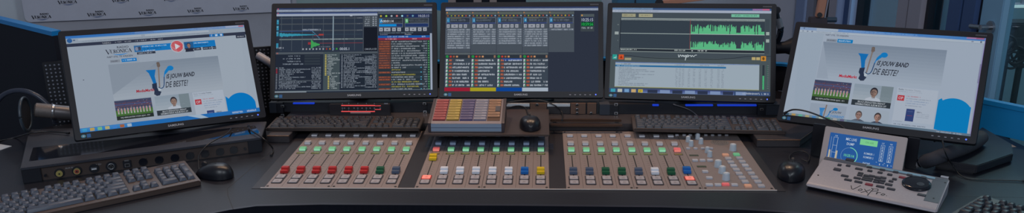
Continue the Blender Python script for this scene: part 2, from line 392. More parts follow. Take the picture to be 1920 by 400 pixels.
# perforated black screen behind the first web monitor
pp0, pp1 = Vector((-1476, 560, 0)), Vector((-712, 836, 0)); pd_ = (pp1-pp0); pl_ = pd_.length; prz = math.atan2(pd_.y, pd_.x)
pf = thing('perforated_screen', 'black perforated metal screen standing behind the web page monitor by the microphone', 'screen panel', (pp0.x, pp0.y, -ZD), prz)
MB().bb((0, 0, 0), (pl_, 14, ZD+205), mat('perforated_black', (20, 23, 33), .5), 2).build('sheet', pf)
HOLE = mat('perforation', (126, 132, 148), .6); mb = MB()
nx = int(pl_/13)
for i in range(nx):
    if 10 < i < nx-18: continue
    for j in range(17):
        mb.cyl((10+i*13, -.8, ZD+195-j*13), (10+i*13, .2, ZD+195-j*13), 2.8, HOLE, n=8)
mb.build('perforation', pf, 'grid of pale round holes').__setitem__('kind', 'stuff')

# ================================================================== CONSOLE
TR0, TR1 = -612, 790
tray = thing('console_tray', 'black inset tray holding the row of mixer modules in the desk', 'tray', (0, 0, -3.3))
mb = MB(); mb.bb((TR0, -4, 0), (TR1, 492, .9), mat('tray_black', (38, 36, 42), .4), .6); mb.build('tray_plate', tray)
mb = MB()
mb.bb((-588, -3.5, .9), (768, -.2, 3.5), EDGE, .3); mb.build('front_rail', tray, 'thin silver front rail')
MW, MD = 178.2, 478.5
CACHE = {}
def cached(key, fn):
    if key not in CACHE: CACHE[key] = fn()
    return CACHE[key]
PT = 2.3                        # thickness of the module panels
def panel_mesh():
    mb = MB(); mb.bb((.4, 0, 0), (MW-.4, MD, PT), SILVER, .6)
    for k in range(1, 4): mb.bb((k*44.2+.3, 6, PT), (k*44.2+1.5, MD-6, PT+.15), GROOVE)
    for x, y in ((7, 8), (MW-7, 8), (7, MD-8), (MW-7, MD-8)): mb.cyl((x, y, PT), (x, y, PT+.8), 3.4, DARK, n=14)
    for k in range(4):
        cx = 22.6+k*44.2
        mb.bb((cx-1.6, 92, PT), (cx+1.6, 252, PT+.12), DARK); mb.bb((cx-2.6, 250, PT), (cx+2.6, 254, PT+.2), DARK)
        for t in range(9): mb.bb((cx-12, 104+t*17.5, PT), (cx-5, 105+t*17.5, PT+.1), GROOVE); mb.bb((cx+5, 104+t*17.5, PT), (cx+11, 105+t*17.5, PT+.1), GROOVE)
        for y in (326, 400): mb.bb((cx-9, y, PT), (cx+9, y+4, PT+.1), GROOVE)
    return mb.mesh('panel')
def cap_mesh(mm):
    mb = MB(); mb.bb((-10.5, -13, .2), (10.5, 4, 8), mm, 1); mb.bb((-10.5, -2, .2), (10.5, 13, 13.5), mm, 1); mb.bb((-10, 4, 13.4), (10, 5.2, 13.9), mm)
    mb.bb((-1.4, -4, -1), (1.4, 4, .3), STEEL); return mb.mesh('fader_cap')
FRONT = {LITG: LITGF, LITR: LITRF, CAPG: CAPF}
def btn_mesh(mm, w, d, h):
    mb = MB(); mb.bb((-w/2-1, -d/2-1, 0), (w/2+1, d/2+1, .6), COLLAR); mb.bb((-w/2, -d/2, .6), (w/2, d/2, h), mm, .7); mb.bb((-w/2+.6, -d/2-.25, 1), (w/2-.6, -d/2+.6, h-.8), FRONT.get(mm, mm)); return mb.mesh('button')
def collar_mesh(mm):
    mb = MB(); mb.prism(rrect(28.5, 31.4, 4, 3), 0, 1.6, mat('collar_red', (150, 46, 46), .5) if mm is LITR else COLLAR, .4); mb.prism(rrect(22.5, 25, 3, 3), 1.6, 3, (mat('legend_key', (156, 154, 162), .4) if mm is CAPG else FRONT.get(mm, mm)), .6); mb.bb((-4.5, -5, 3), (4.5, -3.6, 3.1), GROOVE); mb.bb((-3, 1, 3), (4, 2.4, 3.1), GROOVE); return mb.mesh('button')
def disp_mesh():
    mb = MB(); mb.box((0, 0, .4), (25, 13, .8), DISP)
    for k in range(6): mb.box((-9+k*3.6, random.uniform(-1.5, 1.5), .9), (2.4, 4.2, .2), DISPT)
    return mb.mesh('channel_display')
def fader_module(x0, caps, greens, lows, label, ys=None):
    t = thing('fader_module', label, 'mixer module', (x0, 0, -2.3), 0, 'four-fader modules of the mixing console')
    place('panel', cached('panel', panel_mesh), t)
    for k in range(4):
        cx = 22.6+k*44.2; z = PT
        place('fader_cap', cached('cap'+caps[k], lambda: cap_mesh(FAD[caps[k]])), t, caps[k]+' fader cap', (cx, (ys or {}).get(k, 113), z+.4))
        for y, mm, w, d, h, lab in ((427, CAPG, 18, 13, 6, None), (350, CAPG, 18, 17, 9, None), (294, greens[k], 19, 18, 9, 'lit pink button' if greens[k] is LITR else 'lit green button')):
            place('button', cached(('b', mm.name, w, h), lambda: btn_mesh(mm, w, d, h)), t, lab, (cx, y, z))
        place('channel_display', cached('disp', disp_mesh), t, None, (cx, 267, z))
        for y, mm in ((74.5, lows[k]), (42, CAPG)):
            place('button', cached(('c', mm.name), lambda: collar_mesh(mm)), t, 'lit red button' if mm is LITR else None, (cx, y, z))
    return t
G4 = [LITG]*4; N4 = [CAPG]*4
L0 = -578.6
fader_module(L0, ['red']*4, G4, N4, 'four-fader mixer module with four red caps at the outer end of the console')
fader_module(L0+MW, ['red', 'red', 'green', 'slate'], G4, N4, 'mixer module with two red caps, a green cap and a slate cap')
fader_module(-MW, ['yellow', 'white', 'white', 'white'], [LITR]+[LITG]*3, [LITR]+N4[1:], 'mixer module with one raised yellow cap and three white caps', {0: 218})
fader_module(0, ['white', 'white', 'blue', 'yellow'], G4, N4, 'mixer module with two white caps, a blue cap and a yellow cap')
fader_module(222.2, ['slate', 'slate', 'green', 'green'], G4, N4, 'mixer module with two slate caps followed by two green caps')
fader_module(222.2+MW, ['slate', 'white', 'green', 'blue'], [LITG]*3+[LITR], N4[:3]+[LITR], 'mixer module with slate, white, green and blue caps beside the knob section', {3: 122})
# knob and monitor section
X0 = 578.6
cm = thing('control_module', 'silver control module with grey knobs and two button columns at the end of the console', 'mixer module', (X0, 0, -2.3))
mb = MB(); mb.bb((.4, 0, 0), (186, MD, PT), SILVER, .6)
for x, y in ((7, 8), (178, 8), (7, MD-8), (178, MD-8)): mb.cyl((x, y, PT), (x, y, PT+.8), 3.4, DARK, n=14)
mb.build('panel', cm)
mb = MB(); mb.cyl((118, 376, PT), (118, 376, PT+.6), 27, mat('speaker_grille', (108, 106, 108), .6, noise=.3, nscale=500), n=40)
for r_ in (7, 14, 20):
    for k in range(int(r_*1.1)): a = 2*math.pi*k/int(r_*1.1); mb.cyl((118+r_*math.cos(a), 376+r_*math.sin(a), PT+.6), (118+r_*math.cos(a), 376+r_*math.sin(a), PT+.8), 1.2, DARK, n=6)
mb.build('talkback_speaker', cm)
def loc(px, py, z=0): p = P(px, py, z); return (p.x-X0, p.y, PT)
def knob_mesh(r, h, c):
    mb = MB(); mb.lathe([(r*1.05, 0), (r, 2), (r*.88, h-2), (r*.78, h), (.1, h)], KNOB, n=18); mb.box((0, r*.4, h+.2), (1.6, r*.7, .5), c); mb.cyl((0, 0, h), (0, 0, h+1.1), r*.45, mat('knob_top_'+c.name, (206, 210, 218), .4), n=14); return mb.mesh('knob')
for px, py, big, c in ((1290, 266, 0, LITR), (1308, 261, 0, KNOB), (1295.6, 274, 0, KNOB), (1314, 269.5, 0, LITO), (1326, 286.5, 0, KNOB), (1330.5, 294, 0, KNOB), (1374, 282, 1, KNOB), (1346, 313, 1, KNOB), (1353.7, 324.5, 1, KNOB), (1361, 337, 1, KNOB)):
    place('knob', cached(('knob', big, c.name), lambda: knob_mesh((10.5 if big else 7.5), (19 if big else 17), (DARK if c is KNOB else c))), cm, None, loc(px, py))
for px, py, mm, w in ([(x, 254.5, CAPW, 11) for x in (1269, 1282.5, 1294, 1306, 1323, 1335.7, 1348.8, 1362)] + [(x, 280, CAPW, 12) for x in (1290, 1304, 1317.5, 1333)] + [(x, 302.5, CAPW, 17) for x in (1303, 1317, 1331)]
    + [(1322, 323.5, CAPW, 17), (1329.7, 335.4, CAPW, 18), (1329.7, 348.6, CAPW, 20), (1345.8, 348.6, CAPW, 18), (1360.4, 347.5, LITR, 20), (1377, 348.6, CAPW, 18)]):
    place('button', cached(('s', mm.name, w), lambda: MB().prism(rrect(w, 9.5 if w < 15 else 13, 1.8, 2), 0, 5, mm, .7, top=.92).mesh('button')), cm, 'lit red button' if mm is LITR else None, loc(px, py))
for (cxs, c0, c1) in (((1360.5, 291), LITO, LITO), ((1381, 290), LITG, CAPG)):
    ca_, cb_ = P(cxs[0], cxs[1], 2), P(1402.5 if c0 is LITO else 1427, 349, 2)
    for k in range(9):
        q = ca_.lerp(cb_, k/8); mm = c0 if k == 0 else c1 if k == 8 else (CAPW if k == 3 else CAPG)
        place('button', cached(('g', mm.name), lambda: collar_mesh(mm) if False else MB().prism(rrect(19, 19, 2.2, 2), 0, 4.5, mm, .8, top=.92).mesh('button')), cm, {LITO: 'lit orange button', LITG: 'lit green button'}.get(mm), (q.x-X0, q.y, PT))
for px, py in ((1301, 292), (1315.5, 313)):
    place('channel_display', cached('dispL', lambda: MB().box((0, 0, .5), (26, 11, 1), DISP).mesh('channel_display')), cm, None, loc(px, py))

# ================================================================== RISER SHELF
RIS = mat('riser_laminate', (58, 54, 58), .38, noise=.08, nscale=160)
rs = thing('riser_shelf', 'low dark shelf behind the console that the two keyboards stand on', 'shelf', (0, 0, -3.2))
rp = [P(1440, 262, 20), P(1500, 262, 20), P(1526, 243, 20), P(1547, 222, 20)]
poly = [(-688, 700), (-688, 372), (-620, 372), (-620, 498), (800, 498), (800, rp[1].y), (rp[1].x, rp[1].y), (rp[2].x, rp[2].y), (rp[3].x, rp[3].y), (1010, 780), (300, 940), (-400, 920)]
MB().prism(poly, 0, 23, RIS, 1.2).build('shelf_board', rs)
GLINT = mat('edge_glint', (112, 84, 66), .22, metal=.3)  # brown shiny strip added to stand for the warm highlight along the shelf edge
for pa, pb in (((-688, 372), (-620, 372)), ((800, rp[1].y), (rp[1].x, rp[1].y)), ((rp[1].x, rp[1].y), (rp[2].x, rp[2].y))): MB().tube([(pa[0], pa[1]-.3, 21.6), (pb[0], pb[1]-.3, 21.6)], 1.7, GLINT, n=10, sm=1).build('edge_glint', rs, 'brown strip painting the warm edge highlight')

# ================================================================== MONITORS
def place_mon(b, yaw, tilt, roll, s, zbase, name_label, canvas, group='widescreen monitors on the desk'):
    b = Vector(b); b = CAM + (b-CAM)*s
    ux = Vector((math.cos(yaw), math.sin(yaw), 0)); n = Vector((-math.sin(yaw), math.cos(yaw), 0)); z = Vector((0, 0, 1))
    uy = z*math.cos(tilt)+n*math.sin(tilt); X = ux*math.cos(roll)+uy*math.sin(roll); Y = uy*math.cos(roll)-ux*math.sin(roll); N = Y.cross(X)
    W = Matrix((X, N, Y)).transposed().to_4x4(); W.translation = b
    base = b + n*120*s; base.z = zbase
    t = thing('computer_monitor', name_label, 'monitor', base, yaw, group)
    T = frame(base, yaw).inverted() @ W @ Matrix.Scale(s, 4)
    SC = Matrix.Rotation(R(90), 4, 'X')       # prism z -> -y
    mb = MB(T); A = rrect(565, 338, 7, 3, 0, 169); Bq = rrect(531, 299, .6, 3, 0, 171.5)
    fr = [[(x, 0, y) for x, y in rrect(563, 336, 6, 3, 0, 169)], [(x, 1.5, y) for x, y in A], [(x, 22, y) for x, y in A], [(x, 40, 6+(y-6)*.97) for x, y in rrect(520, 300, 20, 3, 0, 169)]]
    mb.loft(fr, BEZEL, cap=False); mb.face([(x, 40, 6+(y-6)*.97) for x, y in rrect(520, 300, 20, 3, 0, 169)][::-1], BEZEL)
    mb.loft([[(x, 0, y) for x, y in rrect(563, 336, 6, 3, 0, 169)], [(x, -.4, y) for x, y in Bq], [(x, 3, y) for x, y in Bq]], BEZEL, cap=False)
    bz = mb.build('bezel', t)
    GREY = mat('maker_lettering', (178, 182, 192), .4); STK = mat('sticker_blue', (30, 98, 160), .5); STC = mat('sticker_cyan', (70, 150, 176), .5)
    mb = MB(T)
    for p in text_polys('SAMSUNG', -23, 8, 6.6, 46): mb.face([(x, -.5, y) for x, y in p], GREY)
    mb.build('maker_lettering', bz); mb = MB(T)
    for k in range(9): mb.bb((238+k*3.3, -.5, 325.5), (240.2+k*3.3, 0, 330), mat('faint_print', (86, 88, 98), .5))
    mb.build('model_print', bz)
    mb = MB(T); mb.face([(-259+6.5*math.cos(a), -.5, 11+5*math.sin(a)) for a in (2*math.pi*k/16 for k in range(16))], STC); mb.face([(-259+3*math.cos(a), -.7, 11+2.4*math.sin(a)) for a in (2*math.pi*k/12 for k in range(12))], GREY)
    mb.bb((-250, -.6, 5.5), (-239.5, 0, 16.5), STK); mb.build('energy_sticker', bz)
    for k in range(5): MB(T).bb((166+k*17, -1.4, 9.5), (172+k*17, 2, 12), mat('menu_button', (150, 152, 166), .5), .4).build('menu_button', bz)
    MB(T).cyl((256, -.8, 11.5), (256, 1, 11.5), 2.4, mat('power_led', (80, 110, 255), .4, emit=((90, 120, 255), .9)), n=12)  .build('power_light', bz, 'blue power light')
    canvas.build('screen', t, T @ Matrix.Translation((0, 2.2, 22)))
    # stand: neck from the back of the panel to a base on the desk
    mb = MB(); bk = T @ Vector((0, 38, 120)); mb.prism([(-30, 14), (30, 14), (24, 34), (-24, 34)], 8, bk.z, BLACK); mb.bb((-40, 14, bk.z-35), (40, bk.y+4, bk.z+35), BLACK, 3) if bk.y > 16 else mb.bb((-40, bk.y-4, bk.z-35), (40, 34, bk.z+35), BLACK, 3)
    mb.build('stand_neck', t)
    MB().prism([(110*math.cos(2*math.pi*k/28), 24+70*math.sin(2*math.pi*k/28)) for k in range(28)], 0, 9, BLACK, 2).build('stand_base', t)
    return t

PG0, PG1 = (141, 152, 166), (150, 162, 178)
BL_ = (24, 112, 178); DK = (42, 48, 62)
def vband(S, x, y, k=1.):        # the horn-and-guitar emblem with its two-line question, x, y = upper corner
    f = lambda pts: [(x+a*k, y+b*k) for a, b in pts]
    S.poly(f([(0, 84), (10, 82), (95, 84), (108, 82), (86, 160), (92, 250), (60, 256), (44, 180), (28, 120)]), (22, 104, 170))
    S.poly(f([(44, 250), (96, 240), (92, 300), (104, 340), (130, 350), (108, 392), (74, 396), (48, 372), (58, 330), (40, 300)]), (40, 50, 72))
    S.poly(f([(104, 306), (136, 296), (128, 334), (100, 338)]), (170, 182, 190))
    S.poly(f([(112, 300), (126, 302), (150, 60), (162, 40), (158, 4), (134, 2), (128, 48), (134, 64)]), (122, 112, 108))
    S.poly(f([(128, 4), (140, -4), (160, 0), (166, 44), (150, 62), (130, 50)]), (98, 86, 80))
    o = []
    for i in range(9): t = i/8; o.append((130+t*60+math.sin(t*3)*8, 300-t*30)); 
    for i in range(9):
        a = (118+10*i/8, 300+14*math.sin(i/8*math.pi)); 
    pts = [(110, 292), (118, 306), (140, 312), (160, 300), (172, 270), (186, 180), (204, 118), (236, 80), (262, 72)]
    for a, b in zip(pts, pts[1:]): S.poly(f(seg_poly(a, b, 10, 10)), (40, 70, 110) if a[1] > 265 else (22, 116, 182))
    S.disc(x+268*k, y+82*k, 36*k, 30*k, (22, 116, 182)); S.poly(f([(196, 150), (206, 150), (250, 108), (290, 100), (250, 60), (214, 96)]), (22, 116, 182))
    S.text('IS JOUW BAND', x+204*k, y+220*k, 70*k, (38, 42, 54), 312*k, .22, .026)
    S.text('DE BESTE?', x+182*k, y+310*k, 70*k, (38, 42, 54), 244*k, .22, .008)
def team_photo(S, x0, y0, x1, y1):
    w, h = x1-x0, y1-y0
    S.rect(x0, y0, x1, y1, (60, 66, 92)); S.rect(x0, y0+h*.12, x1, y0+h*.34, (84, 70, 90)); S.rect(x0, y0+h*.2, x1, y0+h*.24, (60, 84, 132))
    random.seed(3)
    for k in range(60): a = x0+random.random()*w*.98; b = y0+h*(.05+.4*random.random()); S.rect(a, b, a+w*.02, b+h*.025, random.choice([(130, 60, 66), (130, 130, 140), (48, 56, 84), (110, 60, 66)]))
    S.rect(x0, y0+h*.5, x1, y1, (64, 100, 52)); S.rect(x0, y0+h*.62, x1, y0+h*.7, (78, 116, 60))
    for k in range(11):
        a = x0+w*(.05+.085*k); S.rect(a, y0+h*.42, a+w*.045, y0+h*.6, (170, 168, 170)); S.rect(a+w*.012, y0+h*.36, a+w*.034, y0+h*.43, (110, 84, 74)); S.rect(a+w*.014, y0+h*.44, a+w*.03, y0+h*.6, (150, 50, 56)); S.rect(a+w*.005, y0+h*.6, a+w*.04, y0+h*.7, (160, 160, 162))
    S.rect(x0, y0+h*.8, x1, y1, (40, 48, 46)); S.text('WIJ VERPLANTEN VOOR AJAX - PSV', x0+w*.1, y0+h*.945, h*.09, (176, 184, 190), w*.8)
def bust(S, cx, cy, s, skin, hair, coat, specs=False):
    S.poly([(cx-95*s, cy+150*s), (cx-80*s, cy+78*s), (cx-30*s, cy+56*s), (cx+30*s, cy+56*s), (cx+80*s, cy+78*s), (cx+95*s, cy+150*s)], coat)
    S.rect(cx-18*s, cy+26*s, cx+18*s, cy+70*s, tuple(v*.8 for v in skin)); S.disc(cx, cy-8*s, 42*s, 54*s, hair); S.disc(cx, cy+6*s, 35*s, 46*s, skin)
    S.rect(cx-22*s, cy-6*s, cx-8*s, cy, (50, 44, 48)); S.rect(cx+8*s, cy-6*s, cx+22*s, cy, (50, 44, 48)); S.rect(cx-12*s, cy+30*s, cx+12*s, cy+34*s, (120, 80, 76)); S.poly([(cx-3*s, cy), (cx+3*s, cy), (cx+7*s, cy+20*s), (cx-7*s, cy+20*s)], tuple(v*.86 for v in skin))
    if specs: S.rect(cx-34*s, cy-12*s, cx+34*s, cy-8*s, (34, 34, 42)); S.rect(cx-34*s, cy+8*s, cx-4*s, cy+11*s, (34, 34, 42)); S.rect(cx+4*s, cy+8*s, cx+34*s, cy+11*s, (34, 34, 42))
def singer_photo(S, x0, y0, x1, y1):
    w, h = x1-x0, y1-y0
    S.vgrad(x0, y0, x1, y1, (132, 146, 160), (156, 166, 176), 6); S.rect(x0+w*.7, y0, x1, y1, (112, 126, 134))
    bust(S, x0+w*.53, y0+h*.34, h/260, (142, 118, 108), (46, 44, 52), (168, 176, 188))
    S.rect(x0, y0+h*.74, x1, y1, (46, 54, 62)); S.text('BRUCE SPRINGSTEEN BRENGT', x0+w*.16, y0+h*.86, h*.085, (176, 184, 192), w*.7); S.text('GEREMASTERDE ALBUM BOX UIT', x0+w*.1, y0+h*.97, h*.085, (176, 184, 192), w*.8)
def twitter(S, x0, y0, x1, y1, k=1.):
    S.rect(x0, y0, x1, y1, (160, 170, 184)); S.text('Radio Veronica Tweets', x0+14, y0+26, 17, (70, 76, 90), 230*k); S.smear(x0+14, y0+36, 250*k, 9, (128, 138, 152))
    S.rect(x0+14, y0+84, x0+84, y0+146, (168, 52, 62)); S.text('OP', x0+26, y0+132, 32, (190, 180, 190), 46)
    for i, w in enumerate((170, 300, 280, 250, 200)): S.smear(x0+104, y0+84+i*26, w*k*.85, 10, [(160, 80, 90), (120, 130, 146), (110, 130, 160), (110, 130, 160), (120, 130, 146)][i])
    S.rect(x0+124, y0+228, x0+206, y0+366, (46, 62, 110)); S.rect(x0+136, y0+250, x0+190, y0+262, (80, 96, 140)); S.rect(x0+136, y0+300, x0+190, y0+306, (110, 60, 90)); S.smear(x0+228, y0+250, 60, 12, (60, 66, 80)); 
    for i in range(3): S.smear(x0+228, y0+270+i*18, 130*k, 8, (130, 140, 154))

# ---- web page, top of page
S = Screen(1920, 1080, 531, 299); WEB1 = S
S.rect(0, 0, 1920, 1080, PG0); S.rect(700, 0, 1300, 1080, (146, 157, 171)); S.rect(1300, 0, 1920, 1080, (149, 160, 173))
S.rect(0, 0, 1920, 26, (52, 108, 176)); S.rect(900, 4, 1340, 18, (96, 140, 196)); S.rect(1700, 2, 1860, 22, (150, 160, 184)); S.rect(1850, 4, 1910, 20, (170, 90, 104))
S.rect(0, 26, 1920, 86, (140, 152, 166)); S.rect(0, 26, 1920, 32, (96, 140, 186)); S.disc(36, 52, 26, 26, (36, 84, 140)); S.rect(70, 44, 90, 58, (70, 90, 120)); S.rect(120, 36, 760, 58, (156, 166, 178)); S.rect(800, 36, 1500, 58, (158, 168, 180)); S.smear(150, 64, 1500, 12, (120, 130, 146))
S.rect(0, 86, 1920, 122, (48, 54, 72)); S.text('VARIO', 350, 116, 22, (176, 182, 190), 90)
for x, w in ((480, 70), (580, 70), (690, 120), (850, 50), (930, 50)): S.smear(x, 98, w, 12, (150, 156, 168))
for k, c in enumerate(((36, 110, 180), (40, 130, 200), (40, 120, 190))): S.rect(1500+k*55, 88, 1548+k*55, 120, c)
S.text('f', 1518, 116, 24, (190, 200, 210)); S.disc(1578, 104, 14, 10, (190, 200, 210)); S.disc(1634, 104, 12, 11, (190, 200, 210)); S.rect(1800, 122, 1912, 160, (48, 54, 72)); S.smear(1816, 134, 80, 14, (170, 176, 186))
d, b = logo_polys(0, 0, 262); S.polys([[(372+x, 228-y) for x, y in p] for p in d], (44, 48, 62)); S.polys([[(372+x, 228-y) for x, y in p] for p in b], (30, 120, 190))
S.text('NIET STIL TE KRIJGEN', 374, 286, 26, (60, 64, 78), 262, .15)
S.rect(664, 160, 1120, 236, BL_); S.rect(664, 160, 740, 236, (70, 80, 96)); S.disc(690, 200, 16, 22, (150, 140, 140)); S.disc(720, 196, 15, 22, (60, 54, 60)); S.smear(750, 172, 260, 14, (170, 190, 206)); S.smear(760, 198, 200, 14, (30, 60, 110)); S.smear(754, 222, 130, 12, (170, 190, 206)); S.rect(686, 240, 880, 266, (44, 50, 66)); S.smear(700, 246, 160, 14, (160, 168, 180))
S.disc(1122, 204, 74, 74, (170, 176, 186)); S.disc(1122, 204, 66, 66, (186, 40, 50)); S.poly([(1100, 168), (1100, 240), (1160, 204)], (196, 206, 214))
S.rect(1200, 160, 1550, 236, BL_); S.rect(1200, 160, 1300, 250, (44, 50, 66)); bust(S, 1250, 204, .5, (150, 112, 98), (50, 44, 50), (40, 44, 60)); S.smear(1310, 174, 170, 14, (170, 190, 206)); S.smear(1312, 198, 160, 14, (30, 60, 110))
for x, w in ((1300, 80), (1400, 100), (1510, 40)): S.rect(x, 236, x+w, 270, (44, 50, 66)); S.smear(x+8, 246, w-16, 14, (160, 168, 180))
S.rect(400, 306, 500, 336, (124, 132, 144)); S.smear(410, 314, 80, 14, (70, 76, 90)); S.rect(516, 300, 672, 338, (20, 112, 180)); S.smear(530, 310, 130, 16, (180, 196, 210))
S.vgrad(374, 356, 1552, 762, (120, 132, 147), (150, 160, 172), 12)
S.poly([(374, 356), (900, 356), (374, 700)], (128, 139, 153))
vband(S, 744, 374, .98)
S.text('MediaMarkt', 612, 702, 32, (150, 44, 58), 186, .1); S.text('MediaMarkt', 614, 702, 32, (150, 44, 58), 186, .1)
team_photo(S, 374, 772, 752, 990); singer_photo(S, 788, 768, 1156, 990)
twitter(S, 1196, 768, 1540, 1030, .85)
pts = [(1554, 1036)]+[(1718+175*math.cos(R(a)), 1000+175*math.sin(R(a))) for a in range(200, 345, 8)]+[(1886, 1036)]
S.poly(pts, (10, 112, 182)); S.poly([(1554, 1036), (1554, 850), (1590, 884), (1560, 960)], (10, 112, 182))
S.rect(0, 1030, 1920, 1080, (34, 102, 170)); S.vgrad(0, 1030, 500, 1080, (80, 140, 190), (40, 110, 176), 4)
for k, c in enumerate(((60, 150, 190), (180, 150, 70), (110, 170, 130), (170, 160, 110), (60, 120, 190), (150, 90, 60), (150, 170, 190))): S.rect(22+k*74, 1038, 66+k*74, 1072, c)
S.poly([(1100, 1030), (1240, 1030), (1330, 1080), (1250, 1080)], (150, 170, 190)); S.smear(1600, 1044, 120, 22, (160, 180, 200)); S.smear(1770, 1044, 110, 22, (170, 184, 204)); S.rect(104, 498, 116, 506, (70, 76, 90))
# ---- web page, scrolled
S = Screen(1920, 1080, 531, 299); WEB2 = S
S.rect(0, 0, 1920, 1080, PG1); S.rect(0, 0, 280, 1080, (144, 158, 174))
S.rect(0, 0, 1920, 34, (60, 116, 180)); S.rect(0, 0, 420, 34, (146, 160, 180)); S.rect(40, 4, 56, 20, (50, 60, 80)); S.rect(190, 2, 430, 30, (156, 168, 182)); S.smear(470, 8, 800, 14, (110, 150, 200)); S.rect(1740, 0, 1905, 18, (150, 110, 150)); S.rect(1830, 0, 1905, 18, (140, 84, 116))
S.rect(0, 34, 1920, 64, (158, 170, 184)); S.rect(0, 62, 1920, 65, (126, 138, 154)); 
for k in range(3): S.disc(40+k*52, 48, 10, 9, (104, 116, 136))
S.smear(190, 42, 360, 12, (126, 138, 154)); S.disc(1800, 46, 12, 8, (120, 130, 150)); S.rect(1872, 36, 1888, 56, (90, 100, 120))
S.text('NIET STIL TE KRIJGEN', 300, 92, 24, (70, 76, 92), 250, .15)
S.rect(322, 124, 436, 158, (124, 134, 148)); S.smear(332, 134, 94, 14, (70, 76, 90)); S.rect(442, 118, 610, 160, (16, 116, 176)); S.smear(456, 130, 140, 18, (180, 196, 210))
S.vgrad(290, 162, 1574, 604, (118, 131, 148), (150, 162, 177), 12); S.poly([(290, 162), (290, 604), (420, 604)], (140, 152, 168))
vband(S, 690, 186, 1.02)
S.text('MediaMarkt', 530, 570, 34, (168, 36, 56), 190, .1); S.text('MediaMarkt', 532, 570, 34, (168, 36, 56), 190, .1)
team_photo(S, 280, 626, 681, 872); singer_photo(S, 713, 628, 1117, 876)
S.rect(1156, 620, 1560, 1060, (154, 166, 182)); twitter(S, 1156, 626, 1556, 1000, .95); S.smear(1170, 1000, 90, 8, (120, 130, 146)); S.smear(1170, 1030, 330, 12, (90, 100, 116))
S.rect(282, 904, 676, 1058, (140, 152, 168)); S.poly([(386, 950), (450, 946), (430, 1000), (438, 1058), (404, 1058), (400, 1000)], (22, 116, 182)); S.poly([(440, 1050), (452, 1050), (466, 910), (452, 906)], (120, 104, 96))
pts = [(466, 1050), (490, 1040), (510, 980), (560, 946)]
for p, q in zip(pts, pts[1:]): S.poly(seg_poly(p, q, 9), (22, 116, 182))
S.disc(560, 950, 26, 18, (22, 116, 182)); S.text('IS JOUW', 496, 1006, 34, (60, 66, 80), 130, .2); S.text('COVERBAND', 490, 1048, 30, (40, 120, 180), 170, .2)
S.rect(714, 906, 1120, 1058, (148, 160, 174)); bust(S, 812, 986, .82, (150, 120, 112), (78, 70, 70), (52, 58, 76), True); bust(S, 1008, 988, .86, (156, 124, 114), (58, 52, 54), (46, 54, 76))
S.poly([(1570, 1044), (1570, 722), (1600, 700)]+[(1720+190*math.cos(R(a)), 878+190*math.sin(R(a))) for a in range(235, 326, 8)]+[(1884, 770), (1884, 1058), (1640, 1058)], (12, 118, 178))
S.rect(1900, 64, 1920, 1052, (142, 152, 172)); S.rect(1903, 290, 1918, 500, (112, 112, 142)); S.rect(1914, 0, 1920, 1080, (120, 104, 160))
S.rect(0, 1052, 1920, 1080, (92, 112, 130)); S.rect(0, 1052, 700, 1080, (110, 130, 140)); 
for k, c in enumerate(((40, 80, 110), (170, 140, 80), (90, 160, 140), (160, 150, 110), (70, 120, 170), (160, 170, 160), (60, 130, 90), (150, 150, 150), (90, 90, 120))): S.rect(20+k*76, 1054, 64+k*76, 1078, c)
S.smear(1600, 1058, 240, 16, (150, 160, 176))

# ---- playout software
INK, W_ = (38, 46, 60), (132, 142, 155)
def title(S, x1=1920):
    S.rect(0, 0, 1920, 20, (58, 76, 124)); S.rect(0, 20, 1920, 50, (158, 170, 190)); S.rect(0, 50, x1, 58, INK)
S = Screen(1920, 1080, 531, 299); PLAY1 = S
S.rect(0, 0, 1920, 1080, INK); title(S); S.rect(0, 58, 1240, 76, (66, 82, 126)); S.rect(0, 76, 1240, 104, (152, 162, 180)); S.rect(10, 4, 26, 18, (180, 80, 90)); S.rect(10, 62, 26, 74, (180, 80, 90)); S.rect(900, 96, 930, 112, (170, 176, 190))
S.rect(40, 110, 1060, 560, (44, 53, 68))
for y in (126, 200, 284): S.rect(40, y, 1060, y+14, (70, 76, 84)); S.smear(990, y+2, 60, 9, (140, 146, 156))
S.rect(40, 396, 1060, 410, (104, 116, 116))
for k in range(8): S.rect(60+k*128, 110, 66+k*128, 548, (72, 82, 92))
for y in (150, 226, 300, 450): S.rect(4, y, 30, y+60, (50, 130, 160)); S.smear(6, y+10, 22, 14, (150, 180, 190))
random.seed(5); n = 70; up = [(40+k*430/n, 345-4-(1-k/n)*22*random.uniform(.45, 1.1)) for k in range(n+1)]; dn = [(40+k*430/n, 345+4+(1-k/n)*22*random.uniform(.45, 1.1)) for k in range(n, -1, -1)]
for k in range(n): S.poly([up[k], up[k+1], dn[n-k-1], dn[n-k]], (52, 140, 164))
S.rect(470, 341, 1040, 346, (50, 70, 84)); S.poly(seg_poly((40, 300), (440, 296), 6), (40, 80, 140)); S.poly(seg_poly((440, 298), (530, 390), 8), (70, 120, 150)); S.smear(320, 270, 230, 20, (150, 160, 174)); S.poly(seg_poly((460, 356), (580, 352), 5), (150, 60, 60)); S.rect(520, 335, 580, 356, (150, 60, 60))
S.rect(530, 452, 1060, 457, (140, 56, 62)); S.smear(460, 398, 420, 12, (150, 160, 166)); S.rect(390, 440, 424, 470, (140, 50, 56))
for k in range(18): a = 426+k*6; hh = max(6, 56*math.exp(-k/9)*random.uniform(.6, 1.1)+10*(k < 16)*random.random()); S.rect(a, 470-hh, a+6, 474+hh*.8, (62, 150, 84))
S.rect(1080-18, 110, 1070, 560, (70, 78, 88)); S.rect(690, 110, 700, 550, (140, 160, 172))
for k, c in enumerate(((170, 176, 186),)*7+((160, 60, 60), (180, 120, 50), (110, 140, 200), (70, 180, 70))): S.rect(322+k*41, 518, 340+k*41, 538, tuple(v*.85 for v in c))
S.text('00:05.1', 778, 546, 34, (168, 176, 190), 116); S.smear(10, 500, 90, 20, (150, 156, 168)); S.smear(520, 494, 140, 12, (110, 116, 126))
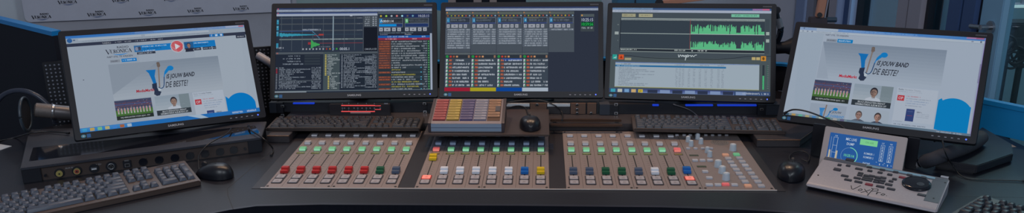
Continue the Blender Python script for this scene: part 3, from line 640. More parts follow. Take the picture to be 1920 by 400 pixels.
S.rect(1074, 110, 1240, 250, (70, 78, 86)); 
for k in range(5): S.smear(1084, 120+k*26, 60, 14, (150, 158, 170)); S.rect(1180, 120+k*26, 1200, 132+k*26, (150, 158, 170)); S.rect(1214, 120+k*26, 1230, 132+k*26, (150, 158, 170))
S.rect(1074, 256, 1240, 560, (24, 28, 38)); S.text('OMNIPLAYER', 1084, 548, 24, (130, 138, 150), 150)
S.rect(0, 566, 1240, 592, (76, 84, 92)); S.rect(10, 570, 30, 588, (180, 90, 80))
S.rect(0, 592, 540, 1040, (34, 41, 54))
for k, (x, w) in enumerate(((140, 170), (90, 220), (140, 170), (80, 260))): S.smear(x, 606+k*34, w, 16, W_); S.rect(350, 602+k*34, 640-100, 626+k*34, (48, 56, 66))
for k in range(14):
    w = (60, 380, 260, 300, 180, 130, 320, 150, 210, 330, 260, 240, 440, 200)[k]; S.smear(46, 756+k*20, w, 13, W_, 1); S.rect(8, 758+k*20, 26, 768+k*20, (170, 50, 60) if 0 < k < 4 else (120, 126, 136)); S.smear(440, 756+k*20, 110, 13, W_)
S.rect(40, 920, 560, 934, (66, 74, 84))
S.rect(580, 566, 780, 1050, (64, 76, 82)); 
for k in range(21): S.rect(600+(36 if k > 12 else 0), 600+k*21, 618+(36 if k > 12 else 0), 612+k*21, (190, 176, 90)); S.smear(628+(36 if k > 12 else 0), 599+k*21, (110, 60, 140, 150, 70, 110, 80, 60, 70, 60, 60, 180, 60, 90, 60, 60, 70, 130, 90, 60, 90)[k], 13, (158, 168, 172))
S.rect(790, 592, 1240, 1040, (32, 40, 52))
for k in range(23): S.rect(800, 604+k*18.6, 815, 614+k*18.6, W_); S.smear(828, 603+k*18.6, 120+random.random()*230, 12, W_, 1); S.smear(1100-10, 603+k*18.6, 90, 12, W_) if k % 7 != 0 else None; S.smear(1180, 603+k*18.6, 56, 12, W_)
S.rect(1244, 58, 1250, 1050, (70, 78, 88)); S.rect(1250, 58, 1920, 84, (76, 86, 100))
for k, c in enumerate(((170, 150, 60), (140, 190, 70), (150, 160, 170), (190, 110, 110), (140, 190, 210), (150, 120, 70), (140, 200, 220))): S.disc(1284+k*66, 112, 13, 13, c)
S.rect(1560, 88, 1890, 134, (32, 44, 84)); S.text('10:25:15', 1750, 128, 30, (176, 184, 196), 136)
for x, c in ((1262, (30, 130, 190)), (1582, (70, 170, 80))):
    S.rect(x-4, 138, x+296, 260, (100, 110, 122)); S.rect(x, 142, x+290, 206, (32, 38, 48)); S.rect(x+4, 148, x+40, 204, c); S.text('A' if x < 1400 else 'B', x+12, 192, 34, (190, 210, 220)); S.rect(x, 212, x+290, 254, (34, 52, 96)); 
    for k, w in enumerate((46, 80, 46, 46)): S.rect(x+(0, 60, 160, 224)[k], 264, x+(0, 60, 160, 224)[k]+w, 310, (150, 156, 166)); S.rect(x+(0, 60, 160, 224)[k]+w*.36, 280, x+(0, 60, 160, 224)[k]+w*.64, 296, (70, 76, 90))
S.text('00:01:14', 1310, 196, 34, (190, 200, 210), 130); S.rect(1262, 218, 1476, 246, (20, 130, 200)); S.smear(1630, 160, 200, 26, (70, 78, 88))
S.smear(1262, 326, 420, 10, (120, 140, 150)); S.rect(1250, 340, 1890, 366, (34, 38, 54)); S.text('Playlist', 1580, 362, 18, (180, 186, 196), 80); S.smear(1256, 346, 110, 12, (120, 126, 150))
S.rect(1250, 366, 1890, 396, (26, 84, 156)); S.smear(1364, 372, 260, 18, (170, 190, 214)); S.smear(1790, 372, 50, 18, (170, 190, 214)); S.rect(1250, 396, 1890, 424, (130, 42, 66)); S.smear(1330, 402, 150, 16, (200, 160, 176)); S.smear(1670, 402, 60, 16, (200, 160, 176))
yel = {12, 14, 17, 19}
for k in range(21):
    y = 430+k*30.2
    S.rect(1250, y, 1890, y+27, (48, 58, 66) if k % 2 else (40, 50, 58))
    if k < 10 or k in (10, 11, 13, 15, 16, 18, 20): S.rect(1256, y+2, 1404, y+27, (112, 60, 46)); S.smear(1266, y+6, 120, 15, (164, 92, 66))
    S.smear(1414, y+5, (380, 250, 400, 300, 360, 400, 400, 400, 410, 110, 410, 190, 120, 170, 300, 270, 300, 340, 400, 340, 260)[k], 17, (166, 158, 62) if k in yel else (150, 158, 166), 1)
    if k > 10 and k not in yel: S.rect(1770, y+8, 1786, y+20, (70, 150, 180))
    S.smear(1806, y+5, 46, 16, W_); S.rect(1862, y+2, 1884, y+25, (40, 96, 58)); S.rect(1868, y+9, 1878, y+18, (120, 190, 130))
S.rect(1892, 340, 1916, 1062, (150, 160, 178)); S.rect(0, 1052, 1890, 1062, (88, 100, 108)); S.rect(0, 1062, 380, 1072, (140, 150, 160))
# ---- cart players
S = Screen(1920, 1080, 531, 299); PLAY2 = S
S.rect(0, 0, 1920, 1080, (44, 50, 64)); title(S); cw = 324
for c in range(5):
    x = 4+c*cw; S.rect(x, 60, x+cw-4, 580, (70, 78, 88)); S.rect(x, 60, x+cw-4, 96, (86, 94, 88)); S.rect(x+8, 64, x+24, 80, (210, 130, 60)); S.rect(x, 96, x+cw-4, 130, (50, 56, 66))
    for k, q in enumerate(((180, 110, 60), (140, 170, 70), (190, 150, 60), (190, 120, 80), (200, 180, 60), (190, 90, 70), (150, 180, 210))): S.disc(x+26+k*46, 112, 10, 10, tuple(v*.85 for v in q))
    S.rect(x+8, 134, x+cw-16, 212, (104, 114, 130)); S.rect(x+12, 138, x+cw-20, 200, (34, 42, 54)); S.rect(x+16, 142, x+50, 196, (36, 130, 180)); S.text('123456'[c], x+26, 184, 26, (190, 206, 214)); S.smear(x+64, 156, 190, 26, (92, 102, 112)); S.rect(x+62, 142, x+200, 146, (130, 120, 60)); S.rect(x+12, 202, x+cw-20, 214, (40, 56, 110))
    for k, w in enumerate((38, 84, 40, 40)): bx_ = x+(14, 72, 170, 230)[k]; S.rect(bx_, 222, bx_+w, 268, (146, 150, 160)); S.rect(bx_+w*.35, 238, bx_+w*.65, 252, (76, 82, 96))
    rows = (9, 7, 7, 8, 1)[c]
    for k in range(rows): S.rect(x+2, 280+k*29, x+cw-8, 304+k*29, (92, 101, 113)); S.smear(x+28, 283+k*29, 216, 18, (158, 167, 178), 1); S.smear(x+264, 283+k*29, 46, 18, (158, 167, 178)); S.rect(x+6, 286+k*29, x+22, 296+k*29, (60, 70, 84))
names = ('BEL(REC MORE)', "BEL(IT'S NOT WHAT I T)", 'BEL(MATTIN CLOSING-P', 'BEL(REEHELD CRUNING-)', 'BEL(RAADSPEL) IT)', 'BEL(SCRAMBLED VISSER', 'BEL(YESTRE EDWING-', 'HETEMPLE VOOR STIL')
for c in range(4):
    x = 4+c*cw; S.rect(x, 584, x+cw-4, 1064, (58, 68, 80)); S.rect(x, 584, x+cw-4, 612, (86, 94, 98)); S.rect(x, 612, x+cw-4, 660, (44, 50, 58)); S.disc(x+28, 636, 18, 18, (40, 140, 70)); 
    for k, q in enumerate(((190, 60, 50), (150, 90, 60), (190, 140, 100))): S.rect(x+60+k*40, 626, x+84+k*40, 648, q)
    S.rect(x+290, 620, x+312, 652, (140, 110, 90)); S.rect(x+70, 660, x+cw-4, 690, (44, 74, 140) if c in (2,) else (58, 68, 80))
    for k in range(8):
        y = 668+k*45; S.rect(x+14, y, x+36, y+34, (176, 186, 190)); S.rect(x+26, y+16, x+44, y+34, (50, 140, 90)); S.rect(x+52, y+2, x+90, y+30, (120, 66, 58)); S.smear(x+56, y+6, 34, 20, (200, 120, 90))
        w = ((160, 218, 214, 218, 190, 214, 210, 222), (200, 220, 190, 140, 220, 110, 130, 190), (222, 222, 222, 190, 222, 222, 110, 200), (222, 180, 222, 190, 140, 150, 222, 222))[c][k]
        S.smear(x+98, y+6, w, 21, (182, 190, 200), 1)
    S.rect(x, 1030, x+cw-2, 1076, ((146, 32, 52), (160, 150, 36), (14, 66, 144), (160, 172, 186))[c])
S.rect(1700, 96, 1870, 320, (58, 66, 72)); S.rect(1700, 96, 1870, 130, (78, 88, 92)); S.disc(1718, 112, 10, 10, (210, 150, 70)); S.rect(1708, 136, 1862, 196, (34, 42, 72)); S.text('10:25:15', 1714, 190, 42, (186, 196, 204), 142); S.rect(1708, 198, 1862, 252, (14, 60, 44)); S.text('10:59:56', 1714, 246, 42, (46, 190, 84), 142); S.smear(1714, 262, 60, 22, (150, 160, 166)); S.smear(1784, 262, 70, 22, (150, 160, 166))
# ---- audio editor
S = Screen(1920, 1080, 531, 299); EDIT = S
GREY_ = (72, 82, 86); S.rect(0, 0, 1920, 1080, GREY_); S.rect(0, 0, 1920, 26, (40, 84, 150)); S.rect(0, 0, 500, 24, (120, 150, 184)); S.rect(1700, 2, 1900, 22, (150, 110, 160)); S.rect(1820, 2, 1900, 22, (190, 90, 120)); S.rect(0, 26, 1920, 58, (158, 168, 186)); S.smear(20, 36, 560, 12, (110, 126, 150))
S.rect(0, 58, 1920, 630, (66, 76, 84)); 
for x in (120, 330): S.rect(x, 76, x+170, 118, (160, 158, 130)); S.smear(x+20, 88, 120, 16, (110, 106, 86))
S.rect(1450, 70, 1780, 108, (110, 176, 150)); S.smear(1480, 78, 270, 20, (60, 110, 90))
S.rect(112, 132, 1846, 160, (150, 160, 160)); S.rect(112, 142, 1846, 520, (52, 62, 72)); S.rect(112, 132, 1846, 141, (140, 152, 152)); S.rect(1850, 132, 1900, 560, (60, 70, 78)); S.rect(104, 130, 112, 530, (34, 40, 50))
S.rect(112, 324, 1846, 331, (160, 174, 172)); S.rect(112, 522, 1846, 552, (40, 46, 54)); S.rect(112, 518, 1846, 524, (150, 162, 160)); S.rect(112, 556, 1846, 562, (140, 152, 150)); S.smear(120, 528, 200, 16, (180, 190, 190)); S.smear(1530-300-530, 528, 0, 0, W_)
S.smear(780, 528, 130, 16, (180, 190, 190)); S.smear(1060, 528, 120, 16, (180, 190, 190)); S.rect(985, 532, 1000, 544, (190, 200, 200)); S.rect(960, 140, 964, 520, (150, 70, 70)); S.rect(40, 308, 88, 344, (150, 160, 160)); S.rect(1862, 290, 1900, 330, (150, 164, 160)); S.rect(1862, 380, 1900, 420, (150, 164, 160)); S.smear(70, 212, 20, 14, (130, 140, 140)); S.smear(70, 412, 20, 14, (130, 140, 140))
random.seed(11); GR = (88, 178, 128)
for base in (324, 518):
    x = 970; k = 0; env = 1
    while x < 1842:
        wdt = random.choice((6, 8, 10, 12)); u = (x-970)/872
        g = .22 if u < .05 and k % 3 else .16 if .62 < u < .68 else .3 if random.random() < .16 else random.uniform(.55, 1)
        if random.random() < .05: x += 8; k += 1; continue
        hh = (128 if base < 400 else 112)*g; S.poly([(x, base), (x+wdt, base), (x+wdt, base-hh*random.uniform(.85, 1)), (x+wdt*.5, base-hh), (x, base-hh*random.uniform(.7, 1))], GR); x += wdt; k += 1
pts = [(0, 610), (240, 612), (420, 634), (600, 640), (1300, 640), (1500, 620), (1640, 596), (1920, 590)]
for p, q in zip(pts, pts[1:]): S.poly(seg_poly(p, q, 6), (36, 42, 50))
S.polys([[(a, b) for a, b in p] for p in [seg_poly(p, q, 7) for p, q in zip([(826, 588), (836, 622), (852, 590), (868, 612), (880, 592), (886, 612), (896, 596), (900, 616), (914, 596), (922, 598), (912, 660), (928, 598), (946, 590), (950, 612), (930, 616), (960, 600), (976, 596), (984, 614), (996, 594), (1012, 612), (1030, 592)], [(836, 622), (852, 590), (868, 612), (880, 592), (886, 612), (896, 596), (900, 616), (914, 596), (922, 598), (912, 660), (928, 598), (946, 590), (950, 612), (930, 616), (960, 600), (976, 596), (984, 614), (996, 594), (1012, 612), (1030, 592), (1050, 590)])]], (190, 200, 204))
S.rect(24, 600, 80, 662, (40, 150, 140)); S.poly([(34, 648), (48, 630), (58, 640), (72, 612), (72, 648)], (160, 200, 196)); S.rect(100, 600, 164, 662, (200, 84, 44)); S.poly([(132, 610), (150, 648), (114, 648)], (120, 30, 24)); S.rect(176, 640, 256, 670, (150, 146, 120)); S.rect(1700, 604, 1744, 640, (176, 160, 110)); S.rect(1752, 604, 1796, 640, (176, 160, 110)); S.rect(1806, 590, 1866, 650, (190, 130, 50)); S.disc(1836, 620, 14, 20, (70, 50, 30))
S.rect(64, 694, 1790, 1010, (150, 164, 176)); S.rect(64, 694, 1790, 704, (70, 100, 160)); S.rect(64, 1002, 1790, 1010, (150, 150, 100)); S.smear(140, 710, 120, 14, (100, 110, 126)); S.rect(64, 730, 1400, 752, (44, 104, 150)); S.smear(84, 734, 280, 13, (150, 180, 200))
for k in range(12):
    y = 764+k*19.4; S.smear(110, y, (160, 340, 440, 250, 440, 200, 300, 260, 140, 120, 360, 320)[k], 11, (104, 114, 128), 1)
    for x in (800, 840, 880, 950, 1010, 1080, 1150, 1220, 1300, 1350): S.smear(x, y, 30, 11, (116, 126, 140))
for x, w in ((790, 120), (1090, 110), (1300, 80)): S.smear(x, 712, w, 12, (110, 120, 136))
S.rect(1826, 700, 1850, 1000, (44, 52, 60)); S.rect(1828, 830, 1848, 1000, (74, 176, 120)); S.rect(1876, 700, 1884, 1000, (50, 90, 80))
for k in range(12): S.rect(1880, 704+k*25, 1900, 707+k*25, (130, 140, 140))
S.rect(0, 1026, 1920, 1080, (54, 74, 110)); S.vgrad(380, 1026, 1500, 1080, (60, 70, 120), (96, 116, 160), 4)
for k, c in enumerate(((60, 150, 170), (176, 180, 170), (110, 150, 190), (190, 160, 110), (190, 170, 60))): S.rect(20+k*84, 1034, 76+k*84, 1074, c)
S.text('VP', 366, 1068, 22, (40, 40, 44), 30)
for k in range(8): S.rect(470+k*150, 1036, 590+k*150, 1076, (120, 140, 176) if k % 2 else (44, 52, 74))
S.smear(1600, 1042, 200, 22, (170, 180, 196)); S.smear(1820, 1042, 80, 22, (170, 180, 196))

place_mon((-477.8, 656.8, 57.1), R(6.42), R(27.38), R(-.88), .98, 20, 'black monitor with dark playlist and red rows above the dark keyboard, beside the perforated screen', PLAY1)
place_mon((84.7, 710.2, 44.4), R(-1.15), R(24.65), R(.27), .97, 20, 'black monitor with dark jingle lists over four coloured bars, behind the button box', PLAY2)
place_mon((648.1, 676.5, 44.9), R(-9.05), R(25.47), R(.95), .97, 20, 'black monitor with a green sound waveform on its grey screen', EDIT)
place_mon((-981.2, 397.7, 33.6), R(36.37), R(26.68), R(-3.02), .965, 42.3, 'black monitor with a white web page and red play button, standing on the socket box', WEB1)
place_mon((1149.6, 397.5, 28.2), R(-32.7), R(30.09), R(2.45), .94, -3.2, 'black monitor with a scrolled white web page, standing behind the small touch display', WEB2)

# ================================================================== SOCKET BOX under the first web monitor
F0, F1, K1, K0 = P(38, 316, 42), P(490, 258, 42), P(500, 228, 42), P(55, 243, 42)
dv = (F1-F0); dv.z = 0; LB = dv.length; rzx = math.atan2(dv.y, dv.x); SBM = frame((F0.x, F0.y, -3.2), rzx); I = SBM.inverted()
k0, k1 = I @ K0, I @ K1
sb = thing('socket_box', 'long black box with audio sockets along its front and a glossy inset top', 'connection box', (F0.x, F0.y, -3.2), rzx)
HB = 45
mb = MB(); mb.prism([(0, 0), (LB, 0), (k1.x, k1.y), (k0.x, k0.y)], HB-7, HB, mat('socket_box_top', (46, 49, 59), .45, noise=.15, nscale=200, bump=.1), 1.2)
mb.prism([(4, 24), (LB-4, 24), (k1.x-6, k1.y-8), (k0.x+8, k0.y-8)], 0, HB-7, BLACK); mb.build('housing', sb)
mb = MB(); g = [I @ P(a, b, 42) for a, b in ((54, 303), (488, 250), (478, 236), (62, 277))]; mb.prism([(p.x, p.y) for p in g], HB-.4, HB+.25, mat('gloss_inset', (22, 26, 36), .07, spec=.7, ior=2.1)); mb.build('glossy_inset', sb)
MB().bb((0, 2, 0), (46, 26, HB-7), BLACK, 1).build('end_block', sb); MB().bb((LB-40, 2, 0), (LB, 26, HB-7), BLACK, 1).build('end_block', sb)
mb = MB(); mb.bb((46, 8, 0), (LB-40, 24, HB-7), mat('socket_plate', (66, 56, 54), .4)); fp_ = mb.build('front_plate', sb)
SF = SBM @ Matrix.Translation((0, 8, 0))
def fx(px, py): return PF(px, py, SF)
def sk(px, py): x, z = fx(px, py); z = max(z, 14.8); return Matrix.Translation((x, 8, z)) @ Matrix.Rotation(R(90), 4, 'X')   # local z points out of the plate
GOLD = mat('gold_ring', (176, 160, 104), .35, metal=.3); REDP = mat('red_insert', (150, 72, 58), .4)
for px, py, c, lab in ((113, 332, mat('yellow_insert', (150, 140, 76), .4), 'gold phono socket with yellow centre'), (145.5, 326.5, REDP, 'gold phono socket with red centre')):
    mb = MB(sk(px, py)); mb.cyl((0, 0, 0), (0, 0, 2), 13, BLACK, n=24); mb.cyl((0, 0, 2), (0, 0, 8), 8.6, GOLD, n=20); mb.cyl((0, 0, 8), (0, 0, 8.6), 6, c, n=16); mb.cyl((0, 0, 8.6), (0, 0, 9.2), 2.4, DARK, n=10); mb.build('phono_socket', fp_, lab)
mb = MB(sk(177.5, 322)); mb.cyl((0, 0, 0), (0, 0, 2), 13, BLACK, n=24); mb.box((0, 0, 3.5), (15, 7, 3), STEEL, .5); mb.box((0, -.5, 5.2), (12, 3, .6), WHITE); mb.build('usb_socket', fp_)
mb = MB(sk(209, 316)); mb.cyl((0, 0, 0), (0, 0, 3), 14, BLACK, n=24); mb.torus((0, 0, 3.5), 8, 1.2, STEEL); mb.cyl((0, 0, 3), (0, 0, 3.6), 7, DARK); 
for a in (90, 210, 330): mb.cyl((3.6*math.cos(R(a)), 3.6*math.sin(R(a)), 3.6), (3.6*math.cos(R(a)), 3.6*math.sin(R(a)), 4.4), 1.3, STEEL, n=8)
mb.build('microphone_socket', fp_)
mb = MB(sk(239, 311)); mb.box((0, 0, 2), (22, 22, 4), BLACK, 1); mb.box((0, -2, 4.6), (13, 10, 1.2), STEEL); mb.box((0, -2, 5.4), (9, 7, .6), DARK); mb.box((0, 11, 4), (12, 4, 3), STEEL, .6); mb.build('network_socket', fp_)
for px, py in ((269, 308), (299, 304), (328.5, 301), (357, 297), (385, 293), (413, 290), (439, 287)):
    mb = MB(sk(px, py)); mb.cyl((0, 0, 0), (0, 0, 2.2), 11.5, BLACKG, n=24); mb.cyl((9, 8, 0), (9, 8, 1.2), 1.8, DARK, n=8); mb.cyl((-9, -8, 0), (-9, -8, 1.2), 1.8, DARK, n=8); mb.build('blank_cover', fp_)
mb = MB(sk(88, 342)); mb.cyl((0, 0, 0), (0, 0, 9), 3.4, BLACKG, n=14); mb.build('thumb_screw', fp_)
mb = MB(sk(460, 288)); mb.cyl((0, 0, 0), (0, 0, 5), 3.4, BLACKG, n=14); mb.build('thumb_screw', fp_)
mb = MB()
for px, py in ((132, 315), (183, 309)):
    x, z = fx(px, py)
    for p in text_polys('AUX EU', x-13, z-2.2, 4.6, 22): mb.face([(a, 7.6, b) for a, b in p], mat('socket_print', (140, 140, 146), .5))
mb.build('printed_label', fp_)

# ================================================================== KEYBOARDS
ROWS = [[(0, 1)]+[(2+i, 1) for i in range(4)]+[(6.5+i, 1) for i in range(4)]+[(11+i, 1) for i in range(4)]+[(15.35+i, 1) for i in range(3)],
        [(i, 1) for i in range(13)]+[(13, 2)]+[(15.35+i, 1) for i in range(3)]+[(18.7+i, 1) for i in range(4)],
        [(0, 1.5)]+[(1.5+i, 1) for i in range(12)]+[(13.5, 1.5)]+[(15.35+i, 1) for i in range(3)]+[(18.7+i, 1) for i in range(3)],
        [(0, 1.75)]+[(1.75+i, 1) for i in range(11)]+[(12.75, 2.25)]+[(18.7+i, 1) for i in range(3)],
        [(0, 1.25)]+[(1.25+i, 1) for i in range(11)]+[(12.25, 2.75)]+[(16.35, 1)]+[(18.7+i, 1) for i in range(3)],
        [(0, 1.5), (1.5, 1.25), (2.75, 1.25), (4, 6), (10, 1.25), (11.25, 1.25), (12.5, 1.25), (13.75, 1.25)]+[(15.35+i, 1) for i in range(3)]+[(18.7, 2), (20.7, 1)]]
def key_mesh(w, d, mm, h=10.5):
    W, D = w-2.4, d-2.2; t = 2.9
    bot = [(-W/2, -D/2, 0), (W/2, -D/2, 0), (W/2, D/2, 0), (-W/2, D/2, 0)]; top = [(-W/2+t, -D/2+t*1.1, h-.6), (W/2-t, -D/2+t*1.1, h-.6), (W/2-t, D/2-t*.4, h), (-W/2+t, D/2-t*.4, h)]
    mb = MB(); mb.loft([bot, top], mm); bmesh.ops.bevel(mb.bm, geom=mb.bm.edges[:], offset=.8, segments=1, affect='EDGES')
    return mb.mesh('key')
def keyboard(label, right_front, direction, depth, kmat, tilt, zdesk, lip=10, keep=None, mirror=False, wid=450, bodymat=None, th=14, kh=10.5):
    """right_front: plan point of its near corner at the number-pad end; direction: unit plan vector from there along the front towards the escape side"""
    ux = -Vector((direction[0], direction[1], 0)).normalized(); o = Vector((right_front[0], right_front[1], zdesk)) - ux*wid
    rz = math.atan2(ux.y, ux.x)
    t = thing('keyboard', label, 'keyboard', o, rz, 'computer keyboards on the desk')
    T = Matrix.Rotation(tilt, 4, 'X'); bm_ = bodymat or KEYB; fy = (depth-lip-12)/(6.45*19.05); u = (wid-20)/22.6
    mb = MB(T); mb.prism(rrect(wid, depth, 5, 3, wid/2, depth/2), 0, th, bm_, 1.6)
    mb.bb((4, 0, th-2), (wid-4, lip+1, th+1.5), bm_, 1.2)
    for xa, xb, ya, yb in ((0, 15, 0, 5), (15.35, 18.35, 3, 5), (15.35, 18.35, 0, 1), (16.35, 17.35, 1, 2), (18.7, 22.7, 0, 5), (0, 1, 5.45, 6.45), (2, 6, 5.45, 6.45), (6.5, 10.5, 5.45, 6.45), (11, 15, 5.45, 6.45), (15.35, 18.35, 5.45, 6.45)):
        mb.bb((10+xa*u, lip+4+ya*19.05*fy, th-.1), (10+xb*u, lip+4+yb*19.05*fy, th+.15), DARK)
    bd_ = mb.build('body', t)
    if tilt > 0: MB(T).bb((20, depth-14, -depth*math.tan(tilt)*.9), (44, depth-6, 1), bm_, 1).build('foot', t); MB(T).bb((wid-44, depth-14, -depth*math.tan(tilt)*.9), (wid-20, depth-6, 1), bm_, 1).build('foot', t)
    for r_, row in enumerate(ROWS):
        y = lip+4+(5-r_+.5)*19.05*fy+(.45*19.05*fy if r_ == 0 else 0)
        for x0, w in row:
            cx = 10+(x0+w/2)*u; dd = 19.05*fy; yy = y
            if r_ in (2, 4) and x0 == 20.7+0 and False: pass
            if keep and not keep(cx, yy): continue
            o_ = place('key', cached(('key', kmat.name, round(w*u, 1), round(dd, 1), kh), lambda: key_mesh(w*u, dd, kmat, kh)), t)
            q = T @ Vector((cx, yy, th-.4)); o_.location = q/1000; o_.rotation_euler = (tilt, 0, 0)
    for rr_, hh in ((2, 2), (4, 2)):
        y = lip+4+(5-rr_+.5)*19.05*fy-9.5*fy; cx = 10+(21.7+.5)*u
        if keep and not keep(cx, y): continue
        o_ = place('key', cached(('keytall', kmat.name, round(fy, 2)), lambda: key_mesh(u, 38*fy, kmat, kh)), t); q = T @ Vector((cx, y, th-.4)); o_.location = q/1000; o_.rotation_euler = (tilt, 0, 0)
    MB(T).bb((wid-78, depth-12, th-.5), (wid-20, depth-7, th+.6), mat('led_window', (40, 40, 44), .3)).build('indicator_window', bd_)
    return t
a, b = P(377, 341, 8), P(107, 399, 8); d = (b-a).normalized()
keyboard('grey keyboard with pale keys in front of the socket box', (a.x, a.y), d, 160, KEY, R(4), -3.2, lip=16, wid=505, bodymat=mat('keyboard_warm', (78, 65, 61), .34))
a, b = P(787, 246.5, 20.3), P(498, 246.5, 20.3); d = (b-a).normalized()
keyboard('dark keyboard under the playlist monitor, partly behind red mixer caps', (a.x, a.y), d, 118, KEYD, R(.6), 20.3, wid=(b-a).length, lip=7, th=9, kh=7.5)
a, b = P(1474, 253, 20.3), P(1187, 247.5, 20.3); d = (b-a).normalized()
keyboard('dark keyboard under the waveform monitor, its number pad by the shelf corner', (a.x, a.y), d, 140, mat('key_cap_mid', (62, 68, 80), .42, noise=.08, nscale=90), R(.6), 20.3, wid=(b-a).length, lip=7, th=9, kh=7.5, bodymat=mat('keyboard_mid', (66, 56, 54), .38))
a, b, c = P(1840, 372, 10), P(1780, 404, 10), P(1920, 396, 10)
ux = (c-a); ux.z = 0; ux.normalize()
t_rf = a + ux*450 - Vector((-ux.y, ux.x, 0))*155
keyboard('dark keyboard cut off by the photo corner near the silver controller', (t_rf.x, t_rf.y), -ux, 155, KEYD, R(3), -3.2, lip=10)

# ================================================================== MICE
def mouse(label, loc_, rz, zs, L=112, W=62, H=37, cable=None, grp='black computer mice'):
    t = thing('computer_mouse', label, 'mouse', (loc_[0], loc_[1], zs), rz, grp)
    def body(y0, y1, mm, name, sc=1.0, lift=0, n=14, cap=True, x0=-1, x1=1):
        rings = []
        for i in range(n+1):
            u = y0+(y1-y0)*i/n; v = 2*u-1; w = W/2*(max(0, 1-abs(v)**3.2)**.5)*(.9+.1*math.cos(v*2)); h = H*(max(0, 1-abs(v*.98+.06)**2.6)**.6)*(.92-.22*v)
            w = max(w, 2); h = max(h, 4); ring = []
            for k in range(17):
                a = math.pi*k/16; ca, sa = math.cos(a), math.sin(a)
                ring.append((w*sc*math.copysign(abs(ca)**.75, ca), (u-.5)*L, 2+lift+(h-2)*sa**.8*sc))
            rings.append(ring)
        mb = MB(); mb.loft(rings, mm); return mb.build(name, t)
    bo_ = body(.0, 1, mat('mouse_plastic', (22, 24, 32), .34), 'body')
    MB().cyl((-3.5, L*.27, H*.72), (3.5, L*.27, H*.72), 9, mat('wheel_rubber', (30, 32, 40), .6), n=20, bev=1).build('scroll_wheel', bo_)
    MB().tube([(0, -L*.08, H*.985), (0, L*.15, H*.9), (0, L*.4, H*.5)], .7, DARK, n=6).build('button_gap', bo_)
    if cable:
        Iv = frame((loc_[0], loc_[1], zs), rz).inverted(); pts = [Vector((0, L*.46, 8))]+[Iv @ Vector(p) for p in cable]
        MB().tube(pts, 1.9, RUBBER, n=8, sm=6).build('mouse_cord', t)
    return t
p = P(402, 322, 10)
mouse('black mouse on bare desk between the pale keyboard and the red caps', (p.x, p.y), R(70), -3.2, 118, 66, 40, [P(372, 306, 6), P(374, 290, 25), P(392, 270, 46), P(424, 252, 50), P(434, 240, 50)])
p = P(994, 229, 62)
mouse('black mouse resting on the small raised plate beside the button box', (p.x, p.y), R(4), 48.3, 116, 64, 36, [P(986, 204, 50), P(975, 199, 50), P(962, 200, 50), P(950, 204, 52)])
p = P(1484, 319, 12)
mouse('black mouse standing between the control module and the silver controller', (p.x, p.y), R(-20), -3.2, 122, 72, 43, [P(1480, 296, 2), P(1487, 287, 2), P(1504, 284, 2), P(1517, 291, 2), P(1515, 303, 2), P(1503, 299, 2)])

# ================================================================== PLATE AND BUTTON BOX
PLT = mat('plate_brown_black', (62, 53, 52), .4)
a, b = P(794, 254, 45), P(1030, 255, 45); pc = (a+b)/2; hw = (b-a).length/2
pl = thing('raised_plate', 'small dark raised plate bridging the middle of the console', 'shelf', (pc.x, pc.y, 3))
MB().bb((-hw, 0, 39), (hw, 262, 45), PLT, 1).build('plate', pl)
for sx in (-1, 1):
    MB().bb((sx*hw-3 if sx > 0 else -hw, 205, 17.3), (sx*hw if sx > 0 else -hw+3, 258, 39), PLT).build('side_support', pl)
MB().bb((-hw+6, -14, 9.5), (hw-2, 95, 12), sheet('smoked_acrylic', (.86, .91, .98), .05, .1)).build('smoked_guard', pl, 'smoked clear guard strip')
MB().bb((hw-2, -30, 9.5), (hw+12, 16, 12), sheet('clear_acrylic', (.75, .78, .84), .12, .2)).build('clear_tab', pl)
MB().bb((-hw+8, 96, 9.5), (-hw+16, 99, 39), PLT).build('guard_bracket', pl); MB().bb((hw-16, 96, 9.5), (hw-8, 99, 39), PLT).build('guard_bracket', pl)
a, b = P(803, 248, 48), P(946, 248, 48); wx = (b-a).length
bx = thing('button_box', 'button box with red, yellow, purple and white label strips on the raised plate', 'controller', (a.x, a.y, 48.3))
prof = lambda x0, x1, mm, name, lab=None, e=0: MB().loft([[(x0, 0, 0), (x0, -1-e, 27+e), (x0, 8, 31+e), (x0, 150, 60+e), (x0, 154+e, 54), (x0, 154+e, 0)], [(x1, 0, 0), (x1, -1-e, 27+e), (x1, 8, 31+e), (x1, 150, 60+e), (x1, 154+e, 54), (x1, 154+e, 0)]], mm).build(name, bx, lab)
prof(9, wx-9, mat('box_body', (120, 112, 118), .5), 'housing'); prof(0, 9, mat('box_cheek', (58, 50, 56), .45), 'end_cheek', None, 1.5); prof(wx-9, wx, MATS['box_cheek'], 'end_cheek', None, 1.5)
mb = MB(); mb.loft([[(9, -1.6, 3), (9, -2.4, 26), (9, -1.2, 26), (9, -.4, 3)], [(wx-9, -1.6, 3), (wx-9, -2.4, 26), (wx-9, -1.2, 26), (wx-9, -.4, 3)]], mat('box_front', (128, 148, 172), .4)); mb.bb((9, -2.6, 13.5), (wx-9, -1.8, 15), mat('box_front_line', (70, 84, 110), .5)); mb.build('front_strip', bx, 'pale blue front strip')
ang = math.atan2(29, 142); TT = Matrix.Translation((0, 8, 31)) @ Matrix.Rotation(ang, 4, 'X')
SC_ = {'red': ((156, 82, 82), (96, 38, 44)), 'yellow': ((170, 148, 80), (104, 84, 40)), 'purple': ((96, 90, 122), (40, 48, 112)), 'white': ((138, 138, 152), (78, 86, 124)), 'tan': ((150, 118, 96), (80, 56, 44))}
cwid = (wx-24)/5
